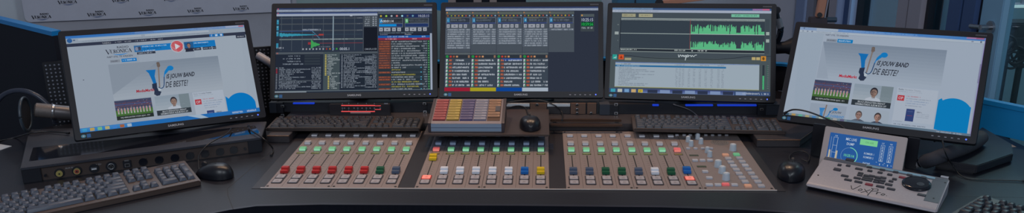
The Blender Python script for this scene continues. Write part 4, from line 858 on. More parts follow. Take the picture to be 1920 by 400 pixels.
for c, nm in enumerate(SC_):
    x0 = 12+c*cwid; f_, bk_ = SC_[nm]
    ls_ = MB(TT).bb((x0, 3, -1), (x0+cwid-2, 140, .8), mat('strip_'+nm, bk_, .5)).build('label_strip', bx, nm+' label strip')
    for k in range(8):
        if nm == 'tan' and k == 0: continue
        MB(TT).bb((x0+1.5, 6+k*16.6, .5), (x0+cwid-3.5, 19+k*16.6, 4.4), mat('key_'+nm, f_, .45), .8).bb((x0+5, 12+k*16.6, 4.3), (x0+cwid-3.5-random.uniform(6, 16), 13.6+k*16.6, 4.6), mat('key_print_'+nm, tuple(v*.5 for v in f_), .6)).build('button', ls_)
    if nm == 'tan': MB(TT).bb((x0+cwid*.55, 56, .8), (x0+cwid-4, 90, 5), mat('keypad_grey', (70, 70, 78), .5), .5).build('small_display', ls_)

# ================================================================== RACK UNITS
RACKM = mat('rack_black', (27, 30, 39), .45); RACKG = mat('rack_cheek', (52, 58, 70), .5); BROWN = mat('rack_brown', (104, 78, 66), .5)
LED = mat('blue_led', (20, 50, 160), .4, emit=((18, 56, 190), .7))
def rack(label, pl_, pr_, yf, cat='rack unit'):
    a, b = PY(pl_, 205, yf), PY(pr_, 205, yf); w = b.x-a.x
    t = thing('rack_unit', label, cat, (a.x, yf, 20.3)); fr = frame((a.x, yf, 20.3))
    return t, fr, w
def screws(t, fr, pts):
    for px, py in pts:
        x, z = PF(px, py, fr); mb = MB(); mb.bb((x-6, -3, z-4.5), (x+6, 0, z+4.5), STEEL, 1.2); mb.cyl((x, -4.4, z), (x, -3, z), 3, DARK, n=12); mb.build('rack_screw', t)
t, fr, w = rack('black rack unit with a blue light strip under the playlist monitor', 505, 829, 606)
MB().bb((0, 0, 0), (24, 44, 36), RACKG, 1).build('side_cheek', t); MB().bb((w-26, 0, 0), (w, 44, 36), RACKG, 1).build('side_cheek', t)
MB().bb((24, 14, 0), (w-26, 44, 33), RACKM, .5).build('chassis', t); MB().bb((24, 0, 0), (46, 14, 35), RACKM).build('rack_ear', t); MB().bb((w-48, 0, 0), (w-26, 14, 35), RACKM).build('rack_ear', t)
screws(t, fr, ((530, 199), (530, 216), (796, 194.5), (797, 210)))
x0, z0 = PF(548, 196, fr); x1, z1 = PF(588, 193, fr); MB().bb((x0, 6, 29), (x1, 14.5, 34), LED, 1).build('light_strip', t, 'glowing blue light strip')
# level meter standing in front of it
a, b = PY(619, 213, 588), PY(732, 213, 588)
lm = thing('level_meter', 'small black level meter box with two red bars in front of the rack unit', 'meter', (a.x, 584, 20.3)); fr = frame((a.x, 584, 20.3)); w = b.x-a.x
MB().bb((0, 0, 0), (w, 17, 37), mat('meter_case', (40, 38, 44), .4), 1.2).build('case', lm)
REDL = mat('red_bar', (230, 80, 80), .4, emit=((240, 84, 84), .6)); mb = MB()
for (xa, xb, yy, hh) in ((640, 703, 198, 3.2), (703, 714, 198.6, 2), (640, 703, 209.2, 3.2), (703, 714, 205.5, 2)):
    q0, q1 = PF(xa, yy, fr), PF(xb, yy, fr); mb.bb((q0[0], -1, q0[1]-hh/2), (q1[0], 0, q0[1]+hh/2), REDL)
mb.build('red_bar', lm, 'glowing red level bars')
mb = MB()
for k, px in enumerate((642, 646, 654, 664, 671, 679, 687, 694, 702, 713)):
    for py, r_ in ((203, 2.2), (194.5, 1.1), (206.5, 1.)):
        if py != 203 and k % 2: continue
        x, z = PF(px, py, fr); mb.bb((x-r_, -.8, z-1.6), (x+r_, 0, z+1.6), mat('meter_print', (130, 136, 150), .5))
q0, q1 = PF(657, 211, fr), PF(695, 211, fr); mb.bb((q0[0], -1, q0[1]-3), (q1[0], 0, q0[1]+2), mat('meter_label', (190, 150, 150), .5)); q0 = PF(724, 194.5, fr); mb.bb((q0[0]-7, -.8, q0[1]-1.5), (q0[0]+6, 0, q0[1]+1.5), MATS['meter_print'])
mb.build('scale_print', lm)
t, fr, w = rack('black rack unit with a long blue light strip under the waveform monitor', 1124, 1462, 590)
MB().bb((0, 0, 0), (34, 44, 36), RACKG, 1).build('side_cheek', t); MB().bb((w-44, 0, 0), (w, 44, 36), RACKG, 1).build('side_cheek', t)
MB().bb((34, 14, 0), (w-44, 44, 33), RACKM, .5).build('chassis', t); MB().bb((34, 0, 0), (60, 14, 35), RACKM).build('rack_ear', t); MB().bb((w-70, 0, 0), (w-44, 14, 35), RACKM).build('rack_ear', t)
screws(t, fr, ((1155, 196), (1155, 212.5), (1428, 205)))
for xa, xb in ((1224, 1236), (1286, 1338), (1346, 1420)):
    x0, z0 = PF(xa, 197, fr); x1, _ = PF(xb, 197, fr); MB().bb((x0, 6, 28.5), (x1, 14.5, 34), LED, 1).build('light_strip', t, 'glowing blue light strip')
t, fr, w = rack('brown fronted rack unit with white label strips, seen past the small raised plate', 836, 1121, 600)
MB().bb((0, 6, 0), (w, 34, 34), RACKM).build('chassis', t)
for xa, xb in ((836, 864), (914, 944), (994, 1025), (1070, 1098), (1101, 1118)):
    x0, x1 = PF(xa, 205, fr)[0], PF(xb, 205, fr)[0]; MB().bb((x0, 0, 0), (x1, 7, 37), BROWN, .8).build('face_plate', t)
for xa, xb in ((864, 914), (944, 994), (1025, 1070)):
    x0, x1 = PF(xa, 205, fr)[0], PF(xb, 205, fr)[0]; MB().bb((x0+2, 2, 25), (x1-2, 7, 35), WHITE, .5).build('label_strip', t); MB().bb((x0+2, 3, 0), (x1-2, 7, 24), mat('rack_module', (48, 46, 50), .5), .5).build('module_face', t)
for px, py in ((925, 194), (1007, 194), (1082, 195), (1082, 205), (1082, 214), (1108, 221)):
    x, z = PF(px, py, fr); mb = MB(); z = max(4, min(z, 33)); mb.cyl((x, -7, z), (x, 0, z), 4, DARK, n=14); mb.torus((x, -6, z), 4, 1, STEEL, 'y', 16, 6); mb.build('knob', t)
a, b = P(1032, 232, 24), P(1166, 232, 24)
rl = thing('support_rail', 'pair of brown metal rails between raised plate and dark keyboard', 'rail', (a.x, a.y-20, 20))
for dy, zz in ((0, 4), (34, 9)): MB().bb((0, dy, zz-4), ((b-a).length, dy+11, zz+4), mat('rail_metal', (84, 64, 54), .3, metal=.5), 1.5).build('rail', rl)
MB().bb((8, 0, 0), (20, 45, 1.5), RACKM).build('cross_strap', rl); MB().bb(((b-a).length-20, 0, 0), ((b-a).length-8, 45, 1.5), RACKM).build('cross_strap', rl)

# ================================================================== SILVER EDIT CONTROLLER
a, b = P(1511, 350, 3), P(1756, 401, 3); ux = (b-a); WV = ux.length; ux.normalize(); rzv = math.atan2(ux.y, ux.x)
vc = thing('edit_controller', 'silver wedge controller with black jog wheel and rows of dark keys', 'controller', (a.x, a.y, -3.2), rzv)
VM = frame((a.x, a.y, -3), rzv); SILV = mat('controller_silver', (150, 149, 159), .45, metal=.1, noise=.05, nscale=250)
DV, ZB, ZF = 160, 43, 17
prof = [(2, 5), (-2, 9), (0, 13), (8, ZF), (DV-4, ZB), (DV, ZB-3), (DV, 8), (DV-8, 0), (22, 0)]
mb = MB(); mb.loft([[(0, y, z) for y, z in prof], [(WV, y, z) for y, z in prof]], SILV); bmesh.ops.bevel(mb.bm, geom=[e for e in mb.bm.edges if abs(e.verts[0].co.x-e.verts[1].co.x) < 1e-4], offset=2.5, segments=2, affect='EDGES'); mb.build('housing', vc)
va = math.atan2(ZB-ZF, DV-12); VT = Matrix.Translation((0, 8, ZF)) @ Matrix.Rotation(va, 4, 'X')     # on the sloping top: x along, y up the slope, z out
VF = VM @ VT @ Matrix.Rotation(R(90), 4, 'X').inverted()       # frame whose y = 0 plane is the sloping top
def vt(zx, zy):                 # crop pixel -> slope coordinates
    px, py = 1500+zx/3.078, 270+zy/3.078; M2 = VM @ VT; I2 = M2.inverted(); o = I2 @ CAM; d = I2.to_3x3() @ ray(px, py); t_ = -o.z/d.z; q = o+d*t_; return q.x, q.y
SL = (DV-12)/math.cos(va)
GD = mat('controller_grey', (72, 80, 92), .45); mb = MB(VT)
mb.bb((3, SL-19, -.5), (WV-3, SL-2, .7), GD, .3); mb.bb((WV-36, 22, -.5), (WV-3, SL-2, .6), GD, .3); mb.build('dark_trim', vc, 'dark grey trim band')
q0, q1 = vt(390, 118), vt(785, 188); mb = MB(VT); mb.bb((q0[0], SL-14, .6), (q1[0], SL-5, 1.4), mat('controller_display', (110, 146, 168), .3, emit=((80, 110, 130), .25)), .3); mb.build('display', vc, 'pale blue display strip')
KD = mat('controller_key', (48, 50, 60), .45); KR = mat('controller_key_red', (122, 40, 56), .45)
keys = [(340, 147, 17, 5), (258, 187, 17, 5), (277, 210, 17, 5), (330, 200, 16, 5), (337, 222, 18, 5), (350, 172, 12, 5), (345, 183, 12, 5), (385, 186, 14, 5), (415, 188, 14, 5), (378, 198, 14, 5), (405, 202, 14, 5), (398, 212, 14, 5), (372, 208, 14, 5), (450, 196, 14, 5), (480, 198, 14, 5), (445, 210, 14, 5), (475, 214, 14, 5), (440, 222, 14, 5), (468, 226, 14, 5), (512, 237, 16, 6), (463, 249, 18, 5), (525, 263, 18, 5),
        (400, 137, 12, 5), (403, 158, 11, 5), (475, 152, 12, 5), (462, 168, 11, 5), (518, 180, 11, 5), (552, 165, 12, 5), (632, 182, 12, 5), (713, 196, 12, 5), (525, 218, 10, 5), (545, 206, 10, 5), (702, 297, 18, 6), (398, 237, 17, 6, 1), (590, 196, 15, 5, 1), (215, 150, 17, 9), (228, 124, 9, 6), (288, 95, 20, 9), (278, 128, 10, 5)]
for i, k in enumerate(keys):
    x, y = vt(k[0], k[1]); red = len(k) > 4
    place('key', cached(('vk', k[2], k[3], red), lambda: MB().prism(rrect(k[2]*1.12, k[3]+4, 1.2, 2), -.5, 2.6, KR if red else KD, .5, top=.93).mesh('key')), vc, 'red key' if red else None).matrix_local = Matrix.Translation(Vector((0, 0, 0))) @ ((lambda M_: (setattr(M_, 'translation', M_.translation/1000), M_)[1])(VT @ Matrix.Translation((x, y, 0))))
x, y = vt(672, 236); mb = MB(VT @ Matrix.Translation((x, y, 0))); mb.lathe([(34, -.5), (34, 4), (32, 6.5), (29, 7.5), (28, 6.6), (.1, 6.6)], BLACKG, n=40); mb.cyl((10, -5, 6.4), (10, -5, 7.2), 9, mat('jog_dimple', (40, 44, 54), .3), n=20); mb.build('jog_wheel', vc)
mb = MB(VT)
for zx, zy in ((105, 182), (771, 316), (838, 226)): x, y = vt(zx, zy); mb.cyl((x, y, 0), (x, y, 1.2), 2.2, DARK, n=12)
x, y = vt(835, 193); mb.bb((x-9, y-5, .5), (x+9, y+5, 1.1), mat('maker_badge', (140, 146, 160), .5)); mb.build('screw_and_badge', vc)
mb = MB(VT); INKB = mat('script_ink', (30, 30, 38), .5)
word = [[(0, 8), (3, 0), (5, -1), (12, 13)], [(13, 3), (12, -.5), (15, -1), (17, 3), (15, 5), (13, 3)], [(19, 6), (26, -3)], [(27, 7), (17, -5)], [(27, 12), (30, 10), (27, -8)], [(28, 10), (36, 13), (37, 8), (29, 4)], [(37, 5), (37, -1), (38, 4), (42, 5)], [(45, 4), (43, 0), (46, -1), (48, 3), (45, 4)], [(50, 0), (51, .4)]]
ox, oy = vt(283, 262)[0], 9
for st in word:
    for p, q in zip(st, st[1:]): mb.prism([(ox+x*1.75, oy+y*1.9) for x, y in seg_poly(p, q, 1.1)], 0, .35, INKB)
mb.build('script_lettering', vc)

# ================================================================== TOUCH DISPLAY
a = P(1538, 316, 2); tz, ty = R(28), R(-13)
bl, br = P(1538, 318, 0), P(1694, 322, 0)
dd = Vector((br.x-bl.x, br.y-bl.y, 0)); dd = dd.normalized(); ty = R(-29)
td = thing('touch_display', 'small silver framed blue display with level bars behind the silver controller', 'display', (bl.x, bl.y+18, -3.2), ty)
TM = frame((bl.x, bl.y+18, -3.2), ty); TL = Matrix.Translation((0, 0, 6)) @ Matrix.Rotation(-R(24), 4, 'X')
TP = TM @ TL
def tp(zx, zy): return PF(1545+zx/5.717, 240+zy/5.717, TP)
cTL, cTR = PF(1545, 240, TP), PF(1702, 258, TP); sTL, sTR, sBR = tp(70, 55), tp(784, 146), tp(735, 405)
Wd = PF(1697, 290, TP)[0]; Hd = cTL[1]+6
SVF = mat('display_frame', (150, 138, 138), .4, metal=.15)
MB(TL).prism(rrect(Wd, Hd, 4, 3, Wd/2, Hd/2), -14, 0, SVF, 1.4, M=Matrix.Rotation(R(90), 4, 'X')).build('frame', td)
x0, x1 = (sTL[0]+PF(1548, 303, TP)[0])/2, (sTR[0]+PF(1674, 311, TP)[0])/2; zt = (sTL[1]+sTR[1])/2; ws = x1-x0; hs = zt-8
S = Screen(714, 360*hs/ (hs), ws, hs); ch = 360
S.rect(0, 0, 714, 360, (40, 86, 150))
wh = (168, 186, 204)
S.text('PGM', 56, 36, 14, wh, 28)
for x in (20, 92):
    S.rect(x, 44, x+2, 356, wh)
S.rect(46, 44, 92, 47, wh); S.rect(46, 44, 49, 330, wh); S.rect(90, 44, 93, 330, wh); S.rect(46, 134, 90, 137, wh); S.rect(46, 210, 90, 213, wh); S.rect(46, 290, 90, 293, wh)
S.rect(14, 190, 34, 356, (176, 168, 150)); S.rect(92, 190, 112, 356, (176, 168, 150))
S.rect(0, 0, 0.1, .1, wh)
S.text('MIC LIVE', 180, 62, 30, (176, 192, 210), 116); S.text('DUMP', 196, 112, 28, (176, 192, 210), 82)
S.rect(334, 22, 520, 86, (120, 196, 140)); S.text('ON AIR', 390, 64, 22, (84, 150, 108), 90)
for i in range(24):
    a0, a1 = R(-90-i*15), R(-90-(i+1)*15); g = i > 13; c = (120, 206, 170) if g else (120, 150, 190); rr0, rr1 = (86, 94 if g else 89)
    S.poly([(240+rr0*math.cos(a0), 226+rr0*math.sin(a0)), (240+rr1*math.cos(a0), 226+rr1*math.sin(a0)), (240+rr1*math.cos(a1), 226+rr1*math.sin(a1)), (240+rr0*math.cos(a1), 226+rr0*math.sin(a1))], c)
S.text('10:25:16', 186, 238, 28, (110, 206, 150), 112)
S.text('KOMRER 1', 396, 184, 22, wh, 106); S.text('KOMRER 2', 396, 224, 22, wh, 106); S.text('PHONE', 400, 290, 22, wh, 76)
for x, tag_ in ((560, 'LS'), (644, 'PGM')):
    S.text(tag_, x+6, 44, 14, wh, 24); S.rect(x, 56, x+3, 230, wh); S.rect(x+38, 56, x+41, 230, wh); S.rect(x, 56, x+40, 59, wh); S.rect(x, 228, x+40, 231, wh)
    for k in range(5): S.text('58888'[k], x+12, 92+k*34, 22, wh, 16); S.rect(x, 96+k*34, x+40, 98+k*34, wh)
    S.rect(x-26, 246, x-14, 250, wh); S.rect(x+12, 256, x+20, 276, wh); S.rect(x+46, 262, x+60, 266, wh)
S.h = 360; S.ky = hs/360
for i, v in enumerate(S.v): pass
S.build('screen', td, TL @ Matrix.Translation(((x0+x1)/2, -1.6, 8)))
MB().prism([(20, 60), (Wd-20, 60), (Wd-20, 84), (20, 84)], 0, 8, BLACK, 1).build('stand_foot', td)
mb = MB(); bk = TL @ Vector((Wd/2, 14, Hd*.5)); mb.bb((Wd/2-25, bk.y-2, 6), (Wd/2+25, bk.y+8, bk.z), BLACK, 1); mb.build('stand_strut', td)

for pa, pb, by_ in (((1525, 232), (1541, 300), 96), ((1703, 258), (1719, 306), 118)):
    bf = frame(TM @ Vector((0, by_, 0)), ty); (xa, za), (xb, zb) = PF(pa[0], pa[1], bf), PF(pb[0], pb[1], bf)
    MB(Matrix.Translation((0, by_, 0))).bb((xa, 0, 0), (xb, 8, za), mat('bracket_black', (24, 25, 33), .35), 1.5).build('side_bracket', td)
# ================================================================== RIGHT PLINTH, PADDED SLEEVE, CABLES
pz = 24; pts = [P(x, y, pz) for x, y in ((1755, 299), (1795, 305), (1832, 311), (1900, 288), (1897, 270), (1842, 238), (1822, 252))]
c0 = pts[1]; pn = thing('plinth', 'flat black angular plinth at the desk edge beside the padded sleeve', 'plinth', (c0.x, c0.y, -3.2))
MB().prism([(p.x-c0.x, p.y-c0.y) for p in pts], 4, pz+3, mat('plinth_black', (30, 31, 39), .32), 2).build('top_block', pn)
MB().prism([((p.x-c0.x)*.92, (p.y-c0.y)*.92+6) for p in pts], 0, 4, RUBBER).build('rubber_base', pn)
o = P(1735, 305, -3); sl = thing('padded_sleeve', 'ribbed black padded sleeve with a silver plug lying across the plinth', 'cable sleeve', o); V_ = lambda px, py, z: P(px, py, z)-Vector((o.x, o.y, -3))
path = [V_(1732, 304, 22), V_(1752, 298, 40), V_(1780, 287, 46), V_(1806, 278, 46), V_(1828, 267, 46), V_(1840, 257, 46)]
MB().tube(path, [16]+[19]*60, mat('ribbed_foam', (44, 47, 57), .8), n=20, sm=10, ribs=1).build('sleeve', sl)
d = (path[0]-path[1]).normalized(); mb = MB(); mb.cyl(path[0], path[0]+d*12, 13, BLACKG, n=20); mb.cyl(path[0]+d*12, path[0]+d*24, 11, mat('plug_silver', (168, 168, 176), .35, metal=.2), n=20); mb.cyl(path[0]+d*24, path[0]+d*24.6, 6, REDP, n=12); mb.build('plug', sl, 'silver plug with red centre')
def cable(label, pts, r=2.2, mm=None):
    o = Vector(pts[0]); t = thing('cable', label, 'cable', (o.x, o.y, o.z)); MB().tube([Vector(p)-o for p in pts], r, mm or RUBBER, n=8, sm=8).build('cord', t)
    for e_ in (0, -1):
        k = pts[e_]; MB().cyl(Vector(k)-o, Vector(k)-o+(Vector(pts[1 if e_ == 0 else -2])-Vector(k)).normalized()*10, r*1.7, mm or RUBBER, n=10).build('end_sleeve', t)
cable('black cable arching from the scrolled web page monitor to the mouse loops', [PY(1470, 213, 330), PY(1487, 206, 310), PY(1512, 209, 290), PY(1545, 221, 270), PY(1575, 235, 240), PY(1588, 250, 215), PY(1582, 266, 200), P(1560, 284, 6), P(1545, 296, 2)], 2.4)
cable('thin black cable drooping from the page monitor corner over the sleeve', [PY(1752, 266, 240), PY(1756, 254, 235), PY(1780, 248, 235), PY(1808, 254, 236)], 1.6)
cable('thin cable crossing the desk in front of the plinth', [PY(1767, 264, 112), P(1773, 288, 69), P(1786, 310, 16), P(1805, 332, 0), P(1840, 337, 0), P(1925, 340, 0)], 1.6)
cable('black cable trailing from the dividing panel across the desk to the socket box', [P(-6, 266, 0), P(30, 258, 0), P(56, 250, 48), P(90, 247, 48), P(130, 250, 48)], 2.2)
cable('black cable hanging over the end of the socket box', [P(466, 236, 50), P(470, 244, 50), P(482, 252, 50), P(496, 262, 46), P(512, 280, 4), P(508, 292, 0)], 2.2)
cable('black cable looping in front of the rack of white labels', [PY(945, 196, 600), PY(965, 190, 596), PY(1010, 188, 596), PY(1040, 198, 592), PY(1054, 212, 590), P(1054, 226, 34)], 2.)
cable('thin cable curving behind the keyboard with the waveform monitor', [PY(1262, 196, 596), PY(1290, 205, 590), PY(1306, 216, 585), P(1308, 222, 22)], 1.4, mat('cable_grey', (70, 74, 88), .5))
pc_ = thing('paper_sheet', 'white sheet of paper lying at the desk end by the socket box', 'paper', P(-44, 284, -3.2), R(-20))
MB().prism([(-120, -50), (64, -32), (60, 70), (-120, 70)], 0, 1.4, WHITE).build('sheet', pc_); MB().bb((-100, 30, 1.4), (40, 34, 1.5), GROOVE).build('printed_line', pc_)

# ================================================================== MICROPHONES
GRL = mat('mic_grille', (104, 98, 98), .5, metal=.3, noise=.35, nscale=900, bump=.5); MICB = mat('mic_body', (96, 94, 98), .38, metal=.5)
def along(p0, p1):
    d = (p1-p0); M = Vector((0, 0, 1)).rotation_difference(d).to_matrix().to_4x4(); M.translation = p0; return M, d.length
m0, m1 = PY(64, 206, 370), PY(141, 213, 420)
mc = thing('studio_microphone', 'grey studio microphone lying level behind a round pop filter, beside the web monitor', 'microphone', (m1.x, m1.y, 42))
off = Vector((m1.x, m1.y, 42)); M, Lm = along(m0-off, m1-off); rm = 22
MB(M).lathe([(.1, 0), (rm*.7, 0), (rm*.98, 4), (rm, 10), (rm, Lm*.42)], GRL).build('grille', mc)
MB(M).lathe([(rm, Lm*.42), (rm*1.06, Lm*.43), (rm*1.06, Lm*.48), (rm, Lm*.5)], STEEL).build('collar', mc)
MB(M).lathe([(rm, Lm*.5), (rm, Lm*.98), (rm*.7, Lm), (.1, Lm)], MICB).build('body', mc)
q = PY(48, 214, 340)-off; T = Matrix.Translation(q) @ Matrix.Rotation(R(16), 4, 'Z')
mb = MB(T); mb.torus((0, 0, 0), 50, 4.5, mat('pop_ring', (58, 70, 82), .35), 'x', 48, 10); mb.build('pop_filter_ring', mc); mb = MB(T); mb.cyl((-1, 0, 0), (1, 0, 0), 48, mat('pop_mesh', (26, 30, 40), .8), n=40); mb.build('pop_filter_mesh', mc)
q = PY(46, 226, 470)-off; MB(Matrix.Translation(q)).torus((0, 0, 0), 100, 8, mat('hoop_grey', (50, 56, 72), .3), 'y', 60, 10, a0=R(-6), a1=R(186)).build('suspension_hoop', mc)
MB().tube([m1-off, m1-off+Vector((40, 60, -4)), Vector((70, 150, -20)), Vector((76, 166, -100))], 9, BLACK, n=10).build('arm', mc); MB().cyl((76, 166, -60), (76, 166, -ZD-42), 13, BLACK).build('arm_post', mc)
MB().cyl((76, 166, -ZD-42), (76, 166, -ZD-30), 44, BLACK, n=32).build('foot', mc)
tubeg = thing('boom_arm', 'grey microphone boom tube seen between the web and playlist monitors', 'microphone arm', (PY(486, 104, 760).x, 760, -ZD)); o = Vector((PY(486, 104, 760).x, 760, -ZD))
MB().tube([PY(484, 104, 760)-o, PY(515, 124, 740)-o, PY(540, 150, 735)-o], 14, mat('boom_grey', (160, 162, 176), .4), n=14, sm=3).build('tube', tubeg)
e_ = PY(540, 150, 735)-o; MB().cyl((e_.x, e_.y, 0), (e_.x, e_.y, e_.z), 11, BLACK).build('post', tubeg); MB().cyl((e_.x, e_.y+0, 0), (e_.x, e_.y, 12), 58, BLACK, n=28).build('foot', tubeg)
# microphone between the waveform monitor and the scrolled page monitor
y_ = 820; o = PY(1462, 190, y_); o.z = -3
m2 = thing('studio_microphone', 'black studio microphone on a jointed arm between the waveform and page monitors', 'microphone', o)
q = lambda px, py, y=y_: PY(px, py, y)-o
M, Lm = along(q(1449, 91), q(1506, 86)); 
MB(M).lathe([(.1, -6), (13, -6), (15, 0), (15, 6), (17, 8), (20, 10), (21, Lm*.4), (30, Lm*.62), (33, Lm*.7), (33, Lm*.92), (24, Lm)], mat('mic_black', (28, 31, 41), .55, spec=.25), n=32).build('body', m2); MB(M).lathe([(15.5, -2), (18, 1), (18, 5), (15.5, 7)], mat('mic_copper', (140, 110, 104), .3, metal=.5)).build('copper_ring', m2)
mb = MB(); mb.cyl(q(1457, 19), q(1457, 19, y_-18), 12, BLACKG, n=24); mb.build('joint_knob', m2)
MB().tube([q(1455, 22), q(1460, 45)], 9, BLACKG, sm=1).build('upper_link', m2); MB().tube([q(1459, 34), q(1463, 52)], 11, mat('clamp_silver', (150, 154, 164), .35, metal=.4), sm=1, n=12).build('clamp', m2); MB().tube([q(1464, 50), q(1462, 66), q(1456, 80)], 11, BLACKG, sm=3).build('lower_link', m2)
MB().tube([q(1457, 19, y_+14), q(1440, 40, y_+40), Vector((-40, 90, 200)), Vector((-40, 90, 8))], 8, BLACKG, sm=3).build('arm', m2); MB().cyl((-40, 90, 0), (-40, 90, 8), 34, BLACK, n=28).build('foot', m2)
# copper coloured boom arm with a slim microphone, above the scrolled page monitor
y_ = 1000; o = PY(1532, 120, y_); o.z = -3
m3 = thing('boom_arm', 'copper coloured boom arm with a slim black microphone above the scrolled page monitor', 'microphone arm', o); q = lambda px, py, y=y_: PY(px, py, y)-o
COP = mat('copper_arm', (186, 132, 110), .45); M, L3 = along(q(1536, 32), q(1553, -60)); MB(M).bb((-14, -10, 0), (14, 10, L3), COP, 2).build('arm', m3); MB(M).bb((15, -11, 0), (20, 11, L3), ALU, 1).build('arm_edge', m3, 'grey edge strip')
MB().cyl(q(1537, 28, y_-22), q(1537, 28, y_-8), 9, BLACKG, n=18).build('pivot_bolt', m3); a_, b_ = q(1519, 33, y_-10), q(1547, 48, y_+16); MB().bb((a_.x, a_.y, b_.z), (b_.x, b_.y, a_.z), mat('bracket_brown', (66, 58, 66), .5), 3).build('bracket', m3)
MB().cyl(q(1546, 37), q(1568, 37), 9.5, mat('slim_mic', (52, 70, 88), .35), n=20).build('slim_microphone', m3)
MB().cyl((0, 30, 0), (0, 30, b_.z+10), 12, BLACK).build('post', m3); MB().cyl((0, 30, 0), (0, 30, 8), 40, BLACK, n=28).build('foot', m3)

# ================================================================== EQUIPMENT BEYOND THE GLASS
Y_ = 1650; o = PY(1895, 190, Y_); o.z = -ZD
er = thing('equipment_rack', 'black rack frame hung with coiled cables beyond the glass', 'rack', o); q = lambda px, py, y=Y_: PY(px, py, y)-o
EQ = mat('rack_frame_black', (20, 24, 34), .6)
a_, b_ = q(1886, 40), q(1990, 68); MB().bb((a_.x, -40, b_.z), (b_.x, 60, a_.z), EQ, 6).build('top_shelf', er)
for px in (1884, 1912, 1984): p_ = q(px, 120); MB().cyl((p_.x, 0, 0), (p_.x, 0, b_.z+20), 13, EQ, n=12).build('post', er)
random.seed(2)
for k in range(7):
    c = q(1893+random.uniform(-6, 22), 95+random.uniform(-14, 22), Y_-40); rr_ = random.uniform(26, 48); MB(Matrix.Translation(c) @ Matrix.Rotation(R(random.uniform(-30, 30)), 4, 'Z')).torus((0, 0, 0), rr_, 5.5, EQ, 'y', 26, 6).build('cable_coil', er)
hk = q(1900, 72, Y_-40); MB().bb((hk.x-60, hk.y-6, hk.z-40), (hk.x+90, hk.y+40, hk.z+6), EQ, 4).build('cable_hook', er)

Y_ = 1700; o = PY(915, 4, Y_); o.z = -ZD
gd = thing('guest_desk', 'dark guest desk with a blue rounded end and pale legs far behind the centre monitors', 'desk', o); q = lambda px, py, y=Y_: PY(px, py, y)-o
zt_ = q(915, -6).z; a_, b_, c_ = q(792, 2).x, q(846, 2).x, q(986, 2).x
MB().bb((b_, -20, zt_-190), (c_, 20, zt_), NIGHT, 3).build('front_panel', gd)
MB().prism([(b_, -30), (b_, 30)]+[(b_-(b_-a_)*math.sin(R(k*15)), 30+90*(1-math.cos(R(k*15)))) for k in range(1, 7)]+[(a_+20, 120)]+[(b_-(b_-a_-22)*math.sin(R(k*15)), -30+150*(1-math.cos(R(k*15)))) for k in range(6, 0, -1)], zt_-60, zt_, BLUEC).build('blue_end', gd, 'bright blue rounded end')
PALE = mat('pale_leg', (168, 150, 146), .5)
for pa, pb in ((842, 856), (889, 904), (919, 932)): MB().bb((q(pa, 4).x, -34, 0), (q(pb, 4).x, -22, zt_-2), PALE, 2).build('leg', gd)
Y_ = 1800; o = PY(1196, 4, Y_); o.z = -ZD
tc = thing('storage_cabinet', 'teal storage cabinet far behind the waveform monitor', 'cabinet', o); q = lambda px, py, y=Y_: PY(px, py, y)-o
MB().bb((q(1157, 4).x, 0, 0), (q(1236, 4).x, 300, q(1196, -8).z), mat('cabinet_teal', (60, 116, 150), .5), 4).build('body', tc); MB().bb((q(1190, 4).x, -6, 60), (q(1192, 4).x, 0, q(1196, -8).z-10), GAP).build('door_gap', tc); MB().bb((q(1183, 4).x, -18, q(1196, 40).z), (q(1186, 4).x, 0, q(1196, 25).z), STEEL, 2).build('handle', tc)
Y_ = 1150; o = PY(1237, 60, Y_); o.z = -ZD
b4 = thing('boom_arm', 'copper coloured boom arm rising from a black joint behind the waveform monitor', 'microphone arm', o); q = lambda px, py, y=Y_: PY(px, py, y)-o
M, L4 = along(q(1240, 6), q(1345, -8)); MB(M).bb((-9, -9, 0), (9, 9, L4), COP, 2).build('arm', b4); MB().cyl(q(1236, 6, Y_-14), q(1236, 6, Y_+14), 16, BLACKG, n=20).build('joint', b4); jz = q(1236, 6); MB().cyl((jz.x, 0, 0), (jz.x, 0, jz.z), 10, BLACK).build('post', b4); MB().cyl((jz.x, 0, 0), (jz.x, 0, 8), 34, BLACK, n=28).build('foot', b4)

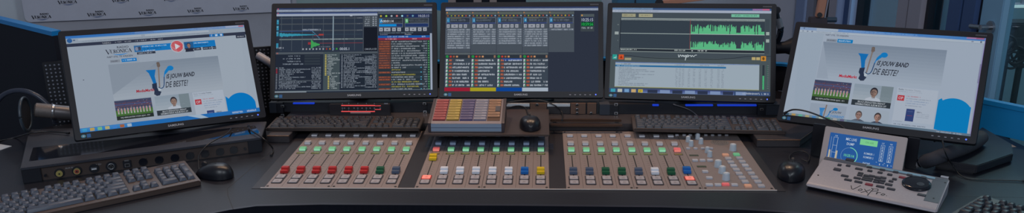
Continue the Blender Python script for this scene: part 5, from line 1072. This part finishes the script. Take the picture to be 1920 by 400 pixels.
o = PY(1909, 12, 1950)
tl = thing('glare_panel', 'pale glowing panel added for the glare through the glass over the black rack frame', 'glowing panel', (o.x, o.y, o.z))  # glowing panel added to give the bright glare beyond the glass
MB().bb((-34, 0, -10), (90, 40, 12), ALU, 2).build('housing', tl); MB().bb((-30, -3, -7), (86, 1, 7), mat('glare_glow', (200, 210, 210), .5, emit=((150, 172, 176), .9)), 1).build('glow_face', tl)
MB().bb((20, 10, 12), (34, 24, 1900-o.z), ALU).build('hanger', tl)
# ================================================================== LIGHT
def area(name, loc_, rot, size, e, col, shape='RECTANGLE', sy=None):
    l = bpy.data.lights.new(name, 'AREA'); l.energy = e; l.color = col; l.shape = shape; l.size = size; l.size_y = sy or size
    o = bpy.data.objects.new(name, l); COL.objects.link(o); o.location = loc_; o.rotation_euler = rot; return o
def spot(name, loc_, target, e, col, ang=50, r=.06):
    l = bpy.data.lights.new(name, 'SPOT'); l.energy = e; l.color = col; l.spot_size = R(ang); l.spot_blend = .6; l.shadow_soft_size = r
    o = bpy.data.objects.new(name, l); COL.objects.link(o); o.location = loc_; o.rotation_euler = (Vector(target)-Vector(loc_)).to_track_quat('-Z', 'Y').to_euler(); return o
w = bpy.data.worlds.new('world'); scene.world = w; w.use_nodes = True
w.node_tree.nodes['Background'].inputs[0].default_value = (.42, .5, .66, 1); w.node_tree.nodes['Background'].inputs[1].default_value = .24
WARM = (1, .66, .42)
for lx, ly, tx, e in ((-.55, .75, -.45, 46), (.75, .75, .65, 46), (.12, 1.0, .1, 36), (-1.1, .5, -1.0, 30)): spot('ceiling_spot', (lx, ly, 2.75), (tx, .3, .75), e, WARM, 62)
area('front_fill', (-1.1, -3.1, 2.7), (R(58), 0, 0), 1.2, 30, (.84, .92, 1)); area('front_fill', (1.3, -3.1, 2.7), (R(58), 0, 0), 1.2, 30, (.84, .92, 1)); area('corridor_lamp', (2.3, 1.55, 2.5), (0, 0, 0), .5, 24, (.75, .95, 1)); area('sheen_fill', (-1.45, 2.0, 2.55), (R(-20), 0, 0), 1.2, 9, (.84, .92, 1), sy=.3)  # front pair and back-left lamp are unseen fills, added for buttons and desk sheen
